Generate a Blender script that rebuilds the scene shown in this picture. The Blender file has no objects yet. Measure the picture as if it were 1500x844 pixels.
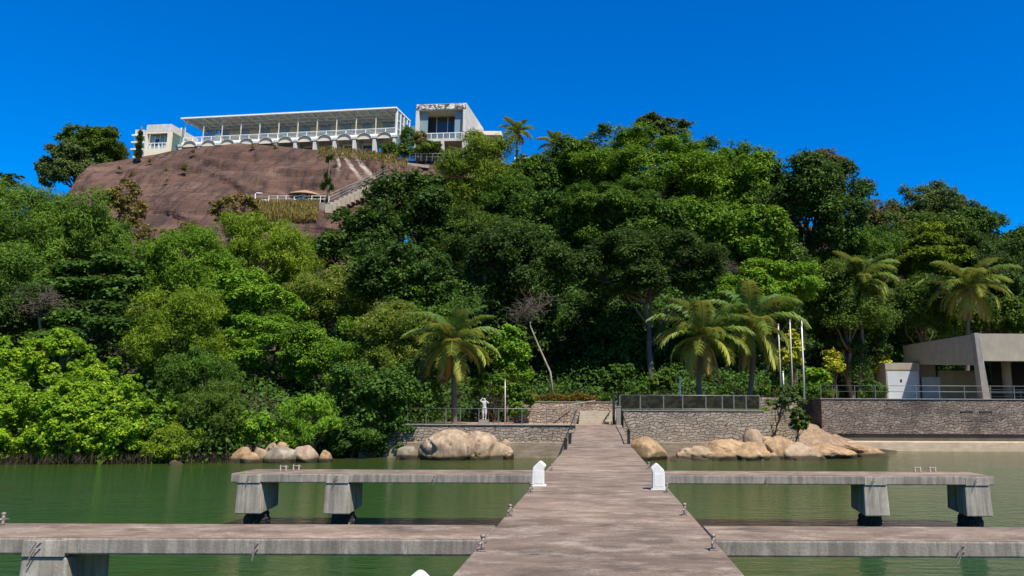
import bpy, math, random
import numpy as np
from mathutils import Vector, Matrix, noise as mno
R = math.radians
rng = np.random.default_rng(7)
rnd = random.Random(11)
C = bpy.context.scene.collection
SKY_SAT, SKY_HUE, SKY_STR, SUN_E, EXPO, DENOISE, LEAF_Q = 1.85, .514, .107, 5.0, 0.75, True, 1.3

# ---------------------------------------------------------------- camera
F, CX, CY, HC = 1125.0, 879.0, 422.0, 3.06
PITCH, ROLL = math.atan(179 / F), R(0.22)
cam = bpy.data.cameras.new('camera')
cam.sensor_width = 36; cam.lens = F / 1500 * 36; cam.shift_x = (750 - CX) / 1500
cam.clip_start = 0.1; cam.clip_end = 6000
co = bpy.data.objects.new('camera', cam); C.objects.link(co)
CM = Matrix.Rotation(math.pi / 2 + PITCH, 3, 'X') @ Matrix.Rotation(ROLL, 3, 'Z')
co.matrix_world = Matrix.Translation((0, 0, HC)) @ CM.to_4x4()
bpy.context.scene.camera = co

def ray(px, py):
    return CM @ Vector(((px - CX) / F, -(py - CY) / F, -1))
def P(px, py, Y):                      # the point of a photo pixel's sight line at distance Y
    d = ray(px, py); t = Y / d.y
    return Vector((d.x * t, Y, HC + d.z * t))
def G(px, py, z):                      # the same at height z
    d = ray(px, py); t = (z - HC) / d.z
    return Vector((d.x * t, d.y * t, z))

# ---------------------------------------------------------------- mesh helpers
class MB:
    def __init__(s): s.v = []; s.f = []
    def add(s, vs, fs):
        b = len(s.v); s.v += [tuple(v) for v in vs]; s.f += [tuple(b + i for i in f) for f in fs]; return s
    def box(s, x0, x1, y0, y1, z0, z1, t=0.0):
        x0, x1 = min(x0, x1), max(x0, x1)
        vs = [(x0, y0, z0), (x1, y0, z0), (x1, y1, z0), (x0, y1, z0), (x0 + t, y0 + t, z1), (x1 - t, y0 + t, z1), (x1 - t, y1 - t, z1), (x0 + t, y1 - t, z1)]
        return s.add(vs, [(3, 2, 1, 0), (4, 5, 6, 7), (0, 1, 5, 4), (1, 2, 6, 5), (2, 3, 7, 6), (3, 0, 4, 7)])
    def hexa(s, lo, hi):
        return s.add(list(lo) + list(hi), [(3, 2, 1, 0), (4, 5, 6, 7), (0, 1, 5, 4), (1, 2, 6, 5), (2, 3, 7, 6), (3, 0, 4, 7)])
    def prism(s, poly, d):             # polygon (3d points) swept along d
        n = len(poly); d = Vector(d); a = [Vector(p) for p in poly]; b = [p + d for p in a]
        return s.add(a + b, [tuple(range(n)), tuple(reversed(range(n, 2 * n)))] + [((i + 1) % n, i, n + i, n + (i + 1) % n) for i in range(n)])
    def tube(s, pts, rad, n=6):
        pts = [Vector(p) for p in pts]
        if not hasattr(rad, '__len__'): rad = [rad] * len(pts)
        vs, fs = [], []
        for i, p in enumerate(pts):
            d = (pts[min(i + 1, len(pts) - 1)] - pts[max(i - 1, 0)]).normalized()
            u = d.cross(Vector((0, 0, 1))) if abs(d.z) < .95 else d.cross(Vector((1, 0, 0)))
            u.normalize(); w = u.cross(d)
            for k in range(n):
                a = 2 * math.pi * k / n
                vs.append(p + (u * math.cos(a) + w * math.sin(a)) * rad[i])
        for i in range(len(pts) - 1):
            for k in range(n):
                fs.append((i * n + k, i * n + (k + 1) % n, (i + 1) * n + (k + 1) % n, (i + 1) * n + k))
        fs.append(tuple(range(n - 1, -1, -1))); fs.append(tuple((len(pts) - 1) * n + k for k in range(n)))
        return s.add(vs, fs)
    def cyl(s, x, y, z0, z1, r, r1=None, n=14):
        return s.tube([(x, y, z0), (x, y, z1)], [r, r if r1 is None else r1], n)

def tag(o, label=None, cat=None, group=None, kind=None):
    if label: o['label'] = label
    if cat: o['category'] = cat
    if group: o['group'] = group
    if kind: o['kind'] = kind
    return o
LOC = {}
def thing(name, label, cat, loc=(0, 0, 0), rz=0, group=None):
    o = bpy.data.objects.new(name, None); C.objects.link(o)
    o.empty_display_size = .2
    o.location = loc; o.rotation_euler = (0, 0, rz)
    LOC[o] = Vector(loc) if rz == 0 else Vector((0, 0, 0))
    return tag(o, label, cat, group)
def link(name, me, m, parent=None, smooth=False):
    o = bpy.data.objects.new(name, me); C.objects.link(o)
    if m: me.materials.append(m)
    if smooth: me.polygons.foreach_set('use_smooth', [True] * len(me.polygons))
    if parent is not None:
        o.parent = parent; LOC[o] = LOC.get(parent, Vector((0, 0, 0)))
    return o
def obj(name, mb, m, parent=None, smooth=False, bevel=0, fixn=True):
    off = LOC.get(parent, Vector((0, 0, 0)))
    vs = [(v[0] - off.x, v[1] - off.y, v[2] - off.z) for v in mb.v]
    me = bpy.data.meshes.new(name); me.from_pydata(vs, [], mb.f); me.update()
    if fixn:
        import bmesh
        bm = bmesh.new(); bm.from_mesh(me); bmesh.ops.recalc_face_normals(bm, faces=bm.faces); bm.to_mesh(me); bm.free()
    o = link(name, me, m, parent, smooth)
    if bevel:
        b = o.modifiers.new('bevel', 'BEVEL'); b.width = bevel; b.segments = 2; b.limit_method = 'ANGLE'; b.angle_limit = R(40)
    return o
def dup(root, loc, label=None):
    r = root.copy(); C.objects.link(r); r.location = loc
    if label: r['label'] = label
    for ch in list(root.children):
        c = ch.copy(); C.objects.link(c); c.parent = r
        for g in ch.children:
            d = g.copy(); C.objects.link(d); d.parent = c
    return r
def npmesh(name, V, Q, tint=None):
    me = bpy.data.meshes.new(name)
    V = np.asarray(V, np.float32); Q = np.asarray(Q, np.int32); k = Q.shape[1]
    me.vertices.add(len(V)); me.vertices.foreach_set('co', V.ravel())
    me.loops.add(Q.size); me.loops.foreach_set('vertex_index', Q.ravel())
    me.polygons.add(len(Q)); me.polygons.foreach_set('loop_start', np.arange(0, Q.size, k, dtype=np.int32))
    me.polygons.foreach_set('loop_total', np.full(len(Q), k, np.int32))
    if tint is not None:
        a = me.attributes.new('tint', 'FLOAT', 'POINT'); a.data.foreach_set('value', np.asarray(tint, np.float32))
    me.update(calc_edges=True)
    return me

# ---------------------------------------------------------------- materials
class NT:
    def __init__(s, name):
        s.m = bpy.data.materials.new(name); s.m.use_nodes = True; s.t = s.m.node_tree; s.t.nodes.clear()
        s.o = s.n('ShaderNodeOutputMaterial')
    def n(s, ty, **kw):
        x = s.t.nodes.new(ty)
        for k, v in kw.items():
            if k.startswith('i_'):
                key = k[2:]; key = int(key) if key.isdigit() else key.replace('_', ' ')
                if hasattr(v, 'is_output'): s.t.links.new(v, x.inputs[key])
                else: x.inputs[key].default_value = v
            else: setattr(x, k, v)
        return x
    def l(s, a, b): s.t.links.new(a, b)
    def coord(s, scale=(1, 1, 1), kind='Object', rot=(0, 0, 0)):
        c = s.n('ShaderNodeTexCoord'); m = s.n('ShaderNodeMapping'); s.l(c.outputs[kind], m.inputs[0])
        m.inputs['Scale'].default_value = scale; m.inputs['Rotation'].default_value = rot
        return m.outputs[0]
    def world(s, scale=(1, 1, 1)):
        g = s.n('ShaderNodeNewGeometry'); m = s.n('ShaderNodeMapping'); s.l(g.outputs['Position'], m.inputs[0]); m.inputs['Scale'].default_value = scale
        return m.outputs[0]
    def noise(s, vec, scale, detail=5, rough=.6, dist=0):
        x = s.n('ShaderNodeTexNoise', i_Scale=scale, i_Detail=detail, i_Roughness=rough, i_Distortion=dist); s.l(vec, x.inputs['Vector']); return x.outputs['Fac']
    def ramp(s, fac, stops):
        x = s.n('ShaderNodeValToRGB'); s.l(fac, x.inputs[0]); e = x.color_ramp.elements
        while len(e) < len(stops): e.new(.5)
        for i, (p, c) in enumerate(stops):
            e[i].position = p; e[i].color = (*c, 1) if hasattr(c, '__len__') else (c, c, c, 1)
        return x.outputs[0]
    def mix(s, fac, a, b, mode='MIX'):
        x = s.n('ShaderNodeMix', data_type='RGBA', blend_type=mode)
        for i, v in ((0, fac), (6, a), (7, b)):
            if hasattr(v, 'is_output'): s.l(v, x.inputs[i])
            elif hasattr(v, '__len__'): x.inputs[i].default_value = (*v, 1)
            else: x.inputs[i].default_value = v
        return x.outputs[2]
    def math(s, op, a, b=0.0, clamp=False):
        x = s.n('ShaderNodeMath', operation=op, use_clamp=clamp)
        for i, v in ((0, a), (1, b)):
            if hasattr(v, 'is_output'): s.l(v, x.inputs[i])
            else: x.inputs[i].default_value = v
        return x.outputs[0]
    def bump(s, h, dist, strength=1.0):
        return s.n('ShaderNodeBump', i_Height=h, i_Distance=dist, i_Strength=strength).outputs[0]
    def bsdf(s, col, rough=.8, normal=None, spec=.3, **kw):
        b = s.n('ShaderNodeBsdfPrincipled', **kw)
        for k, v in (('Base Color', col), ('Roughness', rough)):
            if hasattr(v, 'is_output'): s.l(v, b.inputs[k])
            else: b.inputs[k].default_value = (*v, 1) if hasattr(v, '__len__') else v
        b.inputs['Specular IOR Level'].default_value = spec
        if normal: s.l(normal, b.inputs['Normal'])
        s.l(b.outputs[0], s.o.inputs[0]); return b
def plain(name, c, c2=None, scale=3, rough=.7, bump=0.0, spec=.3, metal=0, stretch=(1, 1, 1)):
    t = NT(name); v = t.world(stretch); f = t.noise(v, scale, 6, .65)
    c2 = c2 or tuple(x * .72 for x in c)
    col = t.ramp(f, [(.32, c2), (.68, c)])
    b = t.bsdf(col, rough, t.bump(f, bump) if bump else None, spec); b.inputs['Metallic'].default_value = metal
    return t.m
M = {}
def deckmat():
    t = NT('deck_concrete'); w = t.world()
    st = t.noise(t.world((.7, 1.3, 1)), 2.0, 8, .75); fine = t.noise(w, 34, 4, .7); big = t.noise(w, .45, 4, .6)
    base = t.ramp(big, [(.3, (.15, .103, .072)), (.7, (.245, .178, .127))])
    inf = t.n('ShaderNodeObjectInfo').outputs['Random']
    base = t.mix(t.math('MULTIPLY', inf, .4), base, (.1, .082, .068))
    worn = t.ramp(t.math('ADD', t.math('MULTIPLY', st, .75), t.math('MULTIPLY', fine, .3)), [(.52, 0), (.68, 1)])
    col = t.mix(t.math('MULTIPLY', worn, .5), base, (.52, .44, .35))
    ss = t.n('ShaderNodeSeparateXYZ'); t.l(t.world(), ss.inputs[0])
    eg = t.ramp(t.math('ABSOLUTE', ss.outputs[0]), [(.0, 0), (.001, 0)])
    dk = t.ramp(t.noise(t.world((.6, 1.2, 1)), 1.3, 7, .8), [(.34, .42), (.54, 1)])
    col = t.mix(1, col, dk, 'MULTIPLY')
    t.bsdf(col, .85, t.bump(t.math('ADD', fine, st), .012), .2); return t.m
M['deck'] = deckmat()
def conc(name, a, b, streak=(1.6, 1.6, .12), stain=(.03, .027, .022), amt=.8):
    t = NT(name); f = t.noise(t.world(), 1.3, 6, .65); s = t.noise(t.world(streak), 4, 6, .7); fine = t.noise(t.world(), 30, 3, .6)
    col = t.ramp(f, [(.3, b), (.7, a)])
    sm = t.ramp(s, [(.42, 1), (.62, 0)])
    col = t.mix(t.math('MULTIPLY', sm, amt), col, stain)
    col = t.mix(t.ramp(t.noise(t.world((2, 2, .5)), 3, 5, .7), [(.62, 0), (.75, .8)]), col, (.46, .43, .38))
    col = t.mix(t.math('MULTIPLY', fine, .35), col, (.1, .09, .08))
    t.bsdf(col, .9, t.bump(t.math('ADD', fine, f), .005), .2); return t.m
M['side'] = conc('finger_concrete', (.37, .32, .255), (.24, .205, .165), (2.2, 2.2, .25), amt=.5)
M['cap'] = conc('pile_cap_concrete', (.52, .46, .37), (.3, .26, .2), amt=.5)
M['foot'] = conc('footing_concrete', (.58, .46, .3), (.42, .32, .2), (.3, .3, 2), amt=.2)
M['concrete'] = conc('grey_concrete', (.3, .275, .235), (.22, .2, .17), amt=.2)
M['pavilion'] = conc('pavilion_concrete', (.37, .32, .24), (.3, .26, .195), (.4, .4, .15), amt=.12)
def barn():
    t = NT('barnacles'); v = t.world(); x = t.n('ShaderNodeTexVoronoi', i_Scale=14); t.l(v, x.inputs['Vector'])
    f = t.noise(v, 5, 4, .6); col = t.mix(t.ramp(f, [(.6, 0), (.64, 1)]), (.012, .012, .011), (.4, .36, .28))
    sp = t.n('ShaderNodeSeparateXYZ'); t.l(t.world(), sp.inputs[0])
    col = t.mix(t.ramp(sp.outputs[2], [(.18, 1), (.3, 0)]), (.012, .012, .011), col)
    t.bsdf(t.mix(t.ramp(sp.outputs[2], [(.15, 1), (.27, 0)]), (.014, .014, .013), col), .7, t.bump(x.outputs['Distance'], .06), .4); return t.m
M['barnacle'] = barn()
M['white'] = plain('white_fibreglass', (.66, .64, .59), (.56, .54, .49), 9, .45)
M['rust'] = plain('galvanised_rusty', (.29, .25, .22), (.15, .1, .075), 40, .6, metal=.3)
M['dark_metal'] = plain('dark_metal', (.035, .032, .03), (.02, .018, .018), 20, .5, metal=.3)
M['grey_metal'] = plain('weathered_metal', (.2, .19, .175), (.13, .12, .11), 20, .45, metal=.4)
M['white_paint'] = plain('white_paint', (.8, .79, .76), (.7, .69, .65), 2, .55)
M['pole_paint'] = plain('pole_paint', (.56, .51, .4), (.42, .37, .29), 5, .5)
def stone(name, a, b, mortar, scale, w=.5, h=.28, dark=.0):
    t = NT(name); sp = t.n('ShaderNodeSeparateXYZ'); t.l(t.world(), sp.inputs[0])
    wv = t.n('ShaderNodeTexNoise', i_Scale=1.1, i_Detail=2); t.l(t.world(), wv.inputs['Vector'])
    xx = t.math('ADD', t.math('ADD', sp.outputs[0], sp.outputs[1]), t.math('MULTIPLY', wv.outputs['Fac'], .9))
    zz = t.math('ADD', sp.outputs[2], t.math('MULTIPLY', wv.outputs['Fac'], .75))
    cb = t.n('ShaderNodeCombineXYZ'); t.l(xx, cb.inputs[0]); t.l(zz, cb.inputs[1])
    br = t.n('ShaderNodeTexBrick', i_Scale=scale, i_Mortar_Size=.028, i_Mortar_Smooth=.4, i_Brick_Width=w, i_Row_Height=h, squash=1.7, squash_frequency=3, offset=.37, offset_frequency=2); t.l(cb.outputs[0], br.inputs['Vector'])
    br.inputs['Color1'].default_value = (*a, 1); br.inputs['Color2'].default_value = (*b, 1); br.inputs['Mortar'].default_value = (*mortar, 1)
    n1 = t.noise(t.world(), 7, 4, .7); col = t.mix(t.math('MULTIPLY', n1, .45), br.outputs['Color'], tuple(x * .45 for x in b))
    if dark:
        n2 = t.ramp(t.noise(t.world((.3, .3, .5)), 1.0, 5, .7), [(.46, 0), (.62, dark)])
        col = t.mix(n2, col, (.035, .03, .028))
    t.bsdf(col, .95, t.bump(t.math('SUBTRACT', t.math('MULTIPLY', n1, .5), br.outputs['Fac']), .06), .15); return t.m
M['stone'] = stone('pale_stone_blocks', (.44, .36, .265), (.27, .215, .155), (.11, .09, .068), 1.2, .42, .22, .3)
M['stone_dark'] = stone('dark_stone_blocks', (.31, .245, .19), (.17, .132, .105), (.05, .042, .037), 1.3, .46, .26, .6)
def granite(name, hi, lo, wet=True):
    t = NT(name); w = t.world(); f = t.noise(w, .9, 6, .65); s = t.noise(t.world((1, 1, .22)), 2.2, 5, .7); fine = t.noise(w, 22, 3, .7)
    col = t.ramp(f, [(.3, lo), (.68, hi)])
    col = t.mix(t.ramp(s, [(.42, .55), (.6, 0)]), col, tuple(x * .5 for x in lo))
    cr = t.ramp(t.noise(t.world((.9, .9, .35)), 1.1, 2, .5, 1.2), [(.485, 0), (.5, 1), (.515, 0)]); col = t.mix(t.math('MULTIPLY', cr, .18), col, (.06, .042, .028))
    if wet:
        sp = t.n('ShaderNodeSeparateXYZ'); t.l(w, sp.inputs[0])
        zz = t.math('ADD', sp.outputs[2], t.math('MULTIPLY', f, .35))
        col = t.mix(t.ramp(zz, [(.3, 1), (.62, 0)]), col, (.19, .125, .05)); 
        col = t.mix(t.ramp(zz, [(.36, 1), (.45, 0)]), col, (.045, .036, .02))
    t.bsdf(col, .85, t.bump(t.math('SUBTRACT', t.math('ADD', t.math('MULTIPLY', fine, .15), f), t.math('MULTIPLY', cr, .0)), .1), .2); return t.m
M['boulder'] = granite('boulder_granite', (.41, .31, .205), (.24, .165, .1))
M['boulder_orange'] = granite('boulder_orange', (.42, .285, .16), (.26, .16, .08))
M['boulder_slab'] = granite('slab_granite', (.34, .235, .145), (.2, .135, .085))
M['boulder_grey'] = granite('boulder_grey', (.33, .28, .2), (.2, .165, .115))
def rockmat():
    t = NT('brown_granite_face'); w = t.world()
    sp = t.n('ShaderNodeSeparateXYZ'); t.l(w, sp.inputs[0])
    f = t.noise(w, .12, 7, .6); band = t.noise(t.world((.04, .1, .25)), 2.0, 6, .65, .8); dn = t.noise(t.world((.55, .12, .04)), 1.3, 7, .7)
    col = t.ramp(f, [(.3, (.08, .046, .034)), (.7, (.122, .072, .052))])
    col = t.mix(t.ramp(band, [(.5, 0), (.64, .6)]), col, (.19, .122, .088))
    col = t.mix(t.ramp(dn, [(.4, .85), (.52, 0)]), col, (.05, .034, .031))
    fine = t.noise(w, 1.4, 6, .7)
    col = t.mix(t.ramp(fine, [(.6, 0), (.78, .35)]), col, (.26, .18, .12))
    n3 = t.noise(t.world((.08, .08, .3)), 2.2, 5, .7)
    col = t.mix(t.ramp(n3, [(.66, 0), (.72, .5)]), col, (.33, .235, .14))
    # pale water stains running down the right flank
    wob = t.math('MULTIPLY', t.math('SUBTRACT', t.noise(t.world((.3, .3, .3)), 1, 4, .6), .5), 1.6)
    for (q0, q1, wd) in (((503, 228), (530, 265), .3), ((517, 227), (546, 260), .38), ((494, 230), (500, 256), .2)):
        u, v = rock_at(*q0), rock_at(*q1); L = math.hypot(v.x - u.x, v.z - u.z); nx_, nz_ = -(v.z - u.z) / L, (v.x - u.x) / L
        dl = t.math('ADD', t.math('ADD', t.math('MULTIPLY', sp.outputs[0], nx_), t.math('MULTIPLY', sp.outputs[2], nz_)), -(u.x * nx_ + u.z * nz_))
        dl = t.math('ABSOLUTE', t.math('ADD', dl, t.math('MULTIPLY', wob, .4)))
        k = t.math('MULTIPLY', t.ramp(dl, [(.1, 1), (.1 + wd, 0)]), t.ramp(t.math('MULTIPLY', sp.outputs[2], .02), [(v.z * .02, 0), (v.z * .02 + .05, .8)]))
        k = t.math('MULTIPLY', k, t.ramp(fine, [(.3, .4), (.6, 1)]))
        col = t.mix(k, col, (.45, .39, .33))
    fis = t.ramp(t.noise(t.world((.05, .08, .3)), 1.7, 5, .55, .6), [(.488, 0), (.5, .8), (.512, 0)])
    col = t.mix(fis, col, (.03, .02, .017))
    h = t.math('ADD', t.math('MULTIPLY', band, .8), t.math('ADD', t.math('MULTIPLY', fine, .12), dn))
    t.bsdf(col, .95, t.bump(h, .9), .1); return t.m
M['soil'] = plain('dark_forest_soil', (.05, .042, .024), (.018, .02, .01), 1.2, .95, .1)
M['terracotta'] = plain('terracotta_paving', (.42, .26, .15), (.3, .18, .1), 2, .85)
M['paving'] = plain('pale_paving', (.4, .34, .25), (.28, .24, .17), 2, .85)
M['lawn'] = plain('lawn', (.12, .14, .03), (.06, .085, .02), 3, .95)
M['cream'] = plain('cream_plaster', (.72, .64, .47), (.62, .55, .4), 1.5, .8)
M['facade'] = conc('white_facade', (.74, .71, .64), (.62, .58, .5), (.8, .8, .12), (.3, .26, .2), .35)
def mould():
    t = NT('mouldy_parapet'); f = t.noise(t.world((1, 1, 1.2)), 1.5, 6, .75); col = t.ramp(f, [(.47, (.06, .055, .055)), (.56, (.7, .66, .6))])
    t.bsdf(col, .9); return t.m
M['mould'] = mould()
M['arch_fill'] = plain('arch_awning', (.68, .6, .45), (.58, .5, .37), 1, .8)
M['canopy'] = plain('canopy_panels', (.4, .43, .4), (.33, .36, .34), 1, .5)
M['foot_dark'] = conc('wall_footing', (.36, .28, .18), (.24, .185, .115), (.3, .3, 2), amt=.35)
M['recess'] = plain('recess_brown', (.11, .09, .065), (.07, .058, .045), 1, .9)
M['beige'] = plain('beige_panel', (.5, .45, .34), (.44, .39, .29), 1, .8)
M['soffit'] = plain('soffit_white', (.62, .61, .58), (.55, .54, .5), 1, .7)
def glass(name, c, rough=.05, alpha=1.0, spec=.6):
    t = NT(name); b = t.bsdf(c, rough, None, spec)
    if alpha < 1:
        tr = t.n('ShaderNodeBsdfTransparent', i_Color=(.82, .9, .88, 1)); mx = t.n('ShaderNodeMixShader', i_Fac=alpha); t.l(tr.outputs[0], mx.inputs[1]); t.l(b.outputs[0], mx.inputs[2]); t.l(mx.outputs[0], t.o.inputs[0])
    return t.m
M['glass_green'] = glass('greenish_glass', (.2, .3, .27), .08, .5)
M['glass_blue'] = glass('bluish_glass', (.26, .34, .34), .1, .75)
M['glass_dark'] = glass('dark_window_glass', (.03, .035, .04), .05)
def smoked():
    t = NT('smoked_glass'); f = t.noise(t.world((1, 1, 1.4)), 2.6, 4, .7); col = t.ramp(f, [(.45, (.006, .006, .006)), (.62, (.035, .03, .02)), (.75, (.012, .012, .011))])  # blotches in the panel colour imitate reflections on the dark glass
    b = t.bsdf(col, .12, None, .22); tr = t.n('ShaderNodeBsdfTransparent', i_Color=(.5, .5, .45, 1)); mx = t.n('ShaderNodeMixShader', i_Fac=.82); t.l(tr.outputs[0], mx.inputs[1]); t.l(b.outputs[0], mx.inputs[2]); t.l(mx.outputs[0], t.o.inputs[0]); return t.m
M['glass_smoked'] = smoked()
M['glass_clear'] = glass('clear_glass', (.4, .46, .46), .05, .22)
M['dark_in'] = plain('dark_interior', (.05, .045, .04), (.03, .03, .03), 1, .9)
M['bark'] = plain('bark', (.17, .13, .095), (.07, .055, .04), 5, .95, .03, stretch=(1, 1, .3))
M['bark_pale'] = plain('pale_bark', (.36, .31, .24), (.18, .15, .11), 5, .95, .03, stretch=(1, 1, .3))
M['bark_palm'] = plain('palm_bark', (.16, .13, .1), (.08, .065, .05), 7, .95, .04, stretch=(.6, .6, 3))
M['bark_dead'] = plain('dead_wood', (.13, .1, .07), (.07, .055, .04), 5, .95)
M['driftwood'] = plain('driftwood', (.66, .6, .5), (.45, .4, .33), 6, .9)
M['straw'] = plain('straw', (.36, .22, .12), (.2, .12, .07), 9, .95, .03)
M['statue'] = plain('pale_statue_stone', (.47, .46, .43), (.3, .3, .28), 6, .6)
M['grey_door'] = plain('pale_grey_paint', (.42, .44, .44), (.36, .38, .38), 1, .6)
LEAF = {}
def leaf(name, stops, trans=.2, gloss=.07, rough=.6):
    t = NT('leaf_' + name); a = t.n('ShaderNodeAttribute', attribute_name='tint').outputs['Fac']
    if not name.startswith(('palm', 'twig', 'root', 'lime')): stops = [(r_ * 1.12, g_ * 1.06, b_ * .7) for r_, g_, b_ in stops]
    n = len(stops); col = t.ramp(a, [(i / (n - 1), c) for i, c in enumerate(stops)])
    b = t.bsdf(col, rough, None, gloss)
    tr = t.n('ShaderNodeBsdfTranslucent'); tc = t.mix(.5, col, tuple(min(1, x * 1.6) for x in stops[-1])); t.l(tc, tr.inputs[0])
    mx = t.n('ShaderNodeMixShader', i_Fac=trans); t.l(b.outputs[0], mx.inputs[1]); t.l(tr.outputs[0], mx.inputs[2]); t.l(mx.outputs[0], t.o.inputs[0])
    LEAF[name] = t.m
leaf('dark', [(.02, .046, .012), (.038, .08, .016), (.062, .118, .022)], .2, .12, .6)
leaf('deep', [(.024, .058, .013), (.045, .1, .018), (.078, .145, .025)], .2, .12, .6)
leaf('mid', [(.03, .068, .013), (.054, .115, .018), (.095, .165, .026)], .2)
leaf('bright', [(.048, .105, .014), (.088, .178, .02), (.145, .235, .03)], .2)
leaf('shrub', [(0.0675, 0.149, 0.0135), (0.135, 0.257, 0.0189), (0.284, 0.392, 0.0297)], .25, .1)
leaf('vine', [(.06, .13, .015), (.105, .22, .024), (.18, .3, .036)], .2)
leaf('yellow', [(.07, .125, .014), (.12, .19, .02), (.21, .28, .032)], .2)
leaf('acacia', [(.06, .1, .014), (.105, .16, .02), (.17, .23, .03)], .2)
leaf('dull', [(.022, .045, .014), (.038, .072, .02), (.062, .105, .028)], .2)
leaf('olive', [(.034, .065, .014), (.058, .105, .02), (.1, .155, .03)], .2)
leaf('grey', [(.04, .072, .03), (.068, .108, .042), (.115, .155, .06)], .2)
leaf('bamboo', [(.045, .092, .018), (.075, .15, .024), (.13, .21, .036)], .2)
leaf('dry', [(.09, .08, .034), (.155, .13, .055), (.24, .195, .085)], .2)
leaf('brown', [(.06, .065, .032), (.105, .095, .05), (.16, .135, .075)], .2)
leaf('flower', [(0.05, 0.092, 0.014), (0.0938, 0.149, 0.02), (0.562, 0.575, 0.2)], .2)
leaf('lime', [(0.2, 0.24, 0.02), (0.36, 0.36, 0.03), (0.5, 0.46, 0.06)], .2)
leaf('hedge', [(0.05, 0.08, 0.02), (0.1, 0.11, 0.025), (0.23, 0.09, 0.03)], .2)
leaf('palm', [(.045, .095, .014), (.11, .175, .024), (.37, .34, .065)], .25, .15, .55)
leaf('palm_dry', [(0.25, 0.17, 0.05), (0.36, 0.24, 0.07), (0.45, 0.33, 0.1)], .25, .3)
leaf('root', [(.022, .017, .011), (.04, .03, .02), (.07, .055, .035)], .1)
leaf('twig', [(0.16, 0.1, 0.07), (0.24, 0.16, 0.11), (0.3, 0.21, 0.15)], .1)
# ---------------------------------------------------------------- light and sky
SUN = Vector((.37, -.47, 1.0)).normalized()
w = bpy.data.worlds.new('World'); bpy.context.scene.world = w; w.use_nodes = True
nt = w.node_tree; nt.nodes.clear()
sky = nt.nodes.new('ShaderNodeTexSky'); sky.sky_type = 'NISHITA'; sky.sun_disc = False
sky.sun_elevation = math.asin(SUN.z); sky.sun_rotation = math.atan2(SUN.x, SUN.y)
sky.air_density = 1.0; sky.dust_density = .15; sky.ozone_density = 4.0
hs = nt.nodes.new('ShaderNodeHueSaturation'); hs.inputs['Saturation'].default_value = SKY_SAT; hs.inputs['Hue'].default_value = SKY_HUE
bg = nt.nodes.new('ShaderNodeBackground'); bg.inputs[1].default_value = SKY_STR
ow = nt.nodes.new('ShaderNodeOutputWorld')
nt.links.new(sky.outputs[0], hs.inputs['Color']); nt.links.new(hs.outputs[0], bg.inputs[0]); nt.links.new(bg.outputs[0], ow.inputs[0])
sl = bpy.data.lights.new('sun', 'SUN'); sl.energy = SUN_E; sl.angle = R(.5); sl.color = (1, .94, .84)
so = bpy.data.objects.new('sun', sl); C.objects.link(so); so.rotation_euler = SUN.to_track_quat('Z', 'Y').to_euler(); so.location = (20, -20, 80)
sc = bpy.context.scene
sc.view_settings.view_transform = 'Standard'; sc.view_settings.look = 'None'; sc.view_settings.gamma = 1; sc.view_settings.exposure = EXPO
sc.cycles.max_bounces = 6; sc.cycles.diffuse_bounces = 3; sc.cycles.glossy_bounces = 3; sc.cycles.transparent_max_bounces = 8; sc.cycles.transmission_bounces = 3
sc.cycles.use_denoising = DENOISE
sc.cycles.sample_clamp_indirect = 5
sc.render.filter_size if hasattr(sc.render, 'filter_size') else None

# ---------------------------------------------------------------- terrain
def ip(x, xs, ys): return np.interp(x, xs, ys)
def Hn(X, Y):                                   # ground height, vectorised
    X = np.asarray(X, float); Y = np.asarray(Y, float)
    a = CX + F * X / np.maximum(Y, 30)
    Y0 = ip(a, [-300, 280, 450, 560, 650, 900, 1120, 1200, 1330, 1700], [43, 45, 49, 55, 61, 65, 65, 76, 92, 96])
    z0 = ip(a, [0, 450, 600, 900, 1150, 1250, 1600], [.05, .0, 1.0, 3.0, 3.0, 3.9, 3.9])
    s = ip(a, [-300, 300, 560, 900, 1200, 1600], [.55, .52, .52, .6, .5, .45])
    gy = ip(a, [-300, 0, 90, 180, 560, 610, 660, 760, 900, 1050, 1200, 1350, 1500, 1700], [380, 345, 345, 400, 400, 330, 300, 262, 250, 262, 300, 335, 395, 430])
    d = Y - Y0
    z = z0 + np.where(d > 0, d * s * (d / (d + 4)), d * ip(a, [300, 560, 900], [.35, .6, 1.2]))
    cap = HC + np.minimum(Y, 150) * (601 - gy) / F
    z = np.where(d > 0, np.minimum(z, cap), z)
    z = z + np.where(d > 0, 1, .15) * .25 * (np.sin(X * .7 + Y * .3) * np.cos(Y * .53 - X * .21))
    return np.maximum(z, -3)
def H(X, Y): return float(Hn(X, Y))
gx = np.arange(-190, 191, 2.0); gyv = np.concatenate([np.arange(36, 150, 1.5), np.arange(150, 420, 15)])
XX, YY = np.meshgrid(gx, gyv)
V = np.stack([XX, YY, Hn(XX, YY)], -1).reshape(-1, 3); nx = len(gx)
I = np.arange(len(gyv) * nx).reshape(len(gyv), nx)
Q = np.stack([I[:-1, :-1], I[:-1, 1:], I[1:, 1:], I[1:, :-1]], -1).reshape(-1, 4)
tag(link('hillside', npmesh('hillside', V, Q), M['soil'], smooth=True), 'dark earth hillside under the trees', kind='structure')

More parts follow.
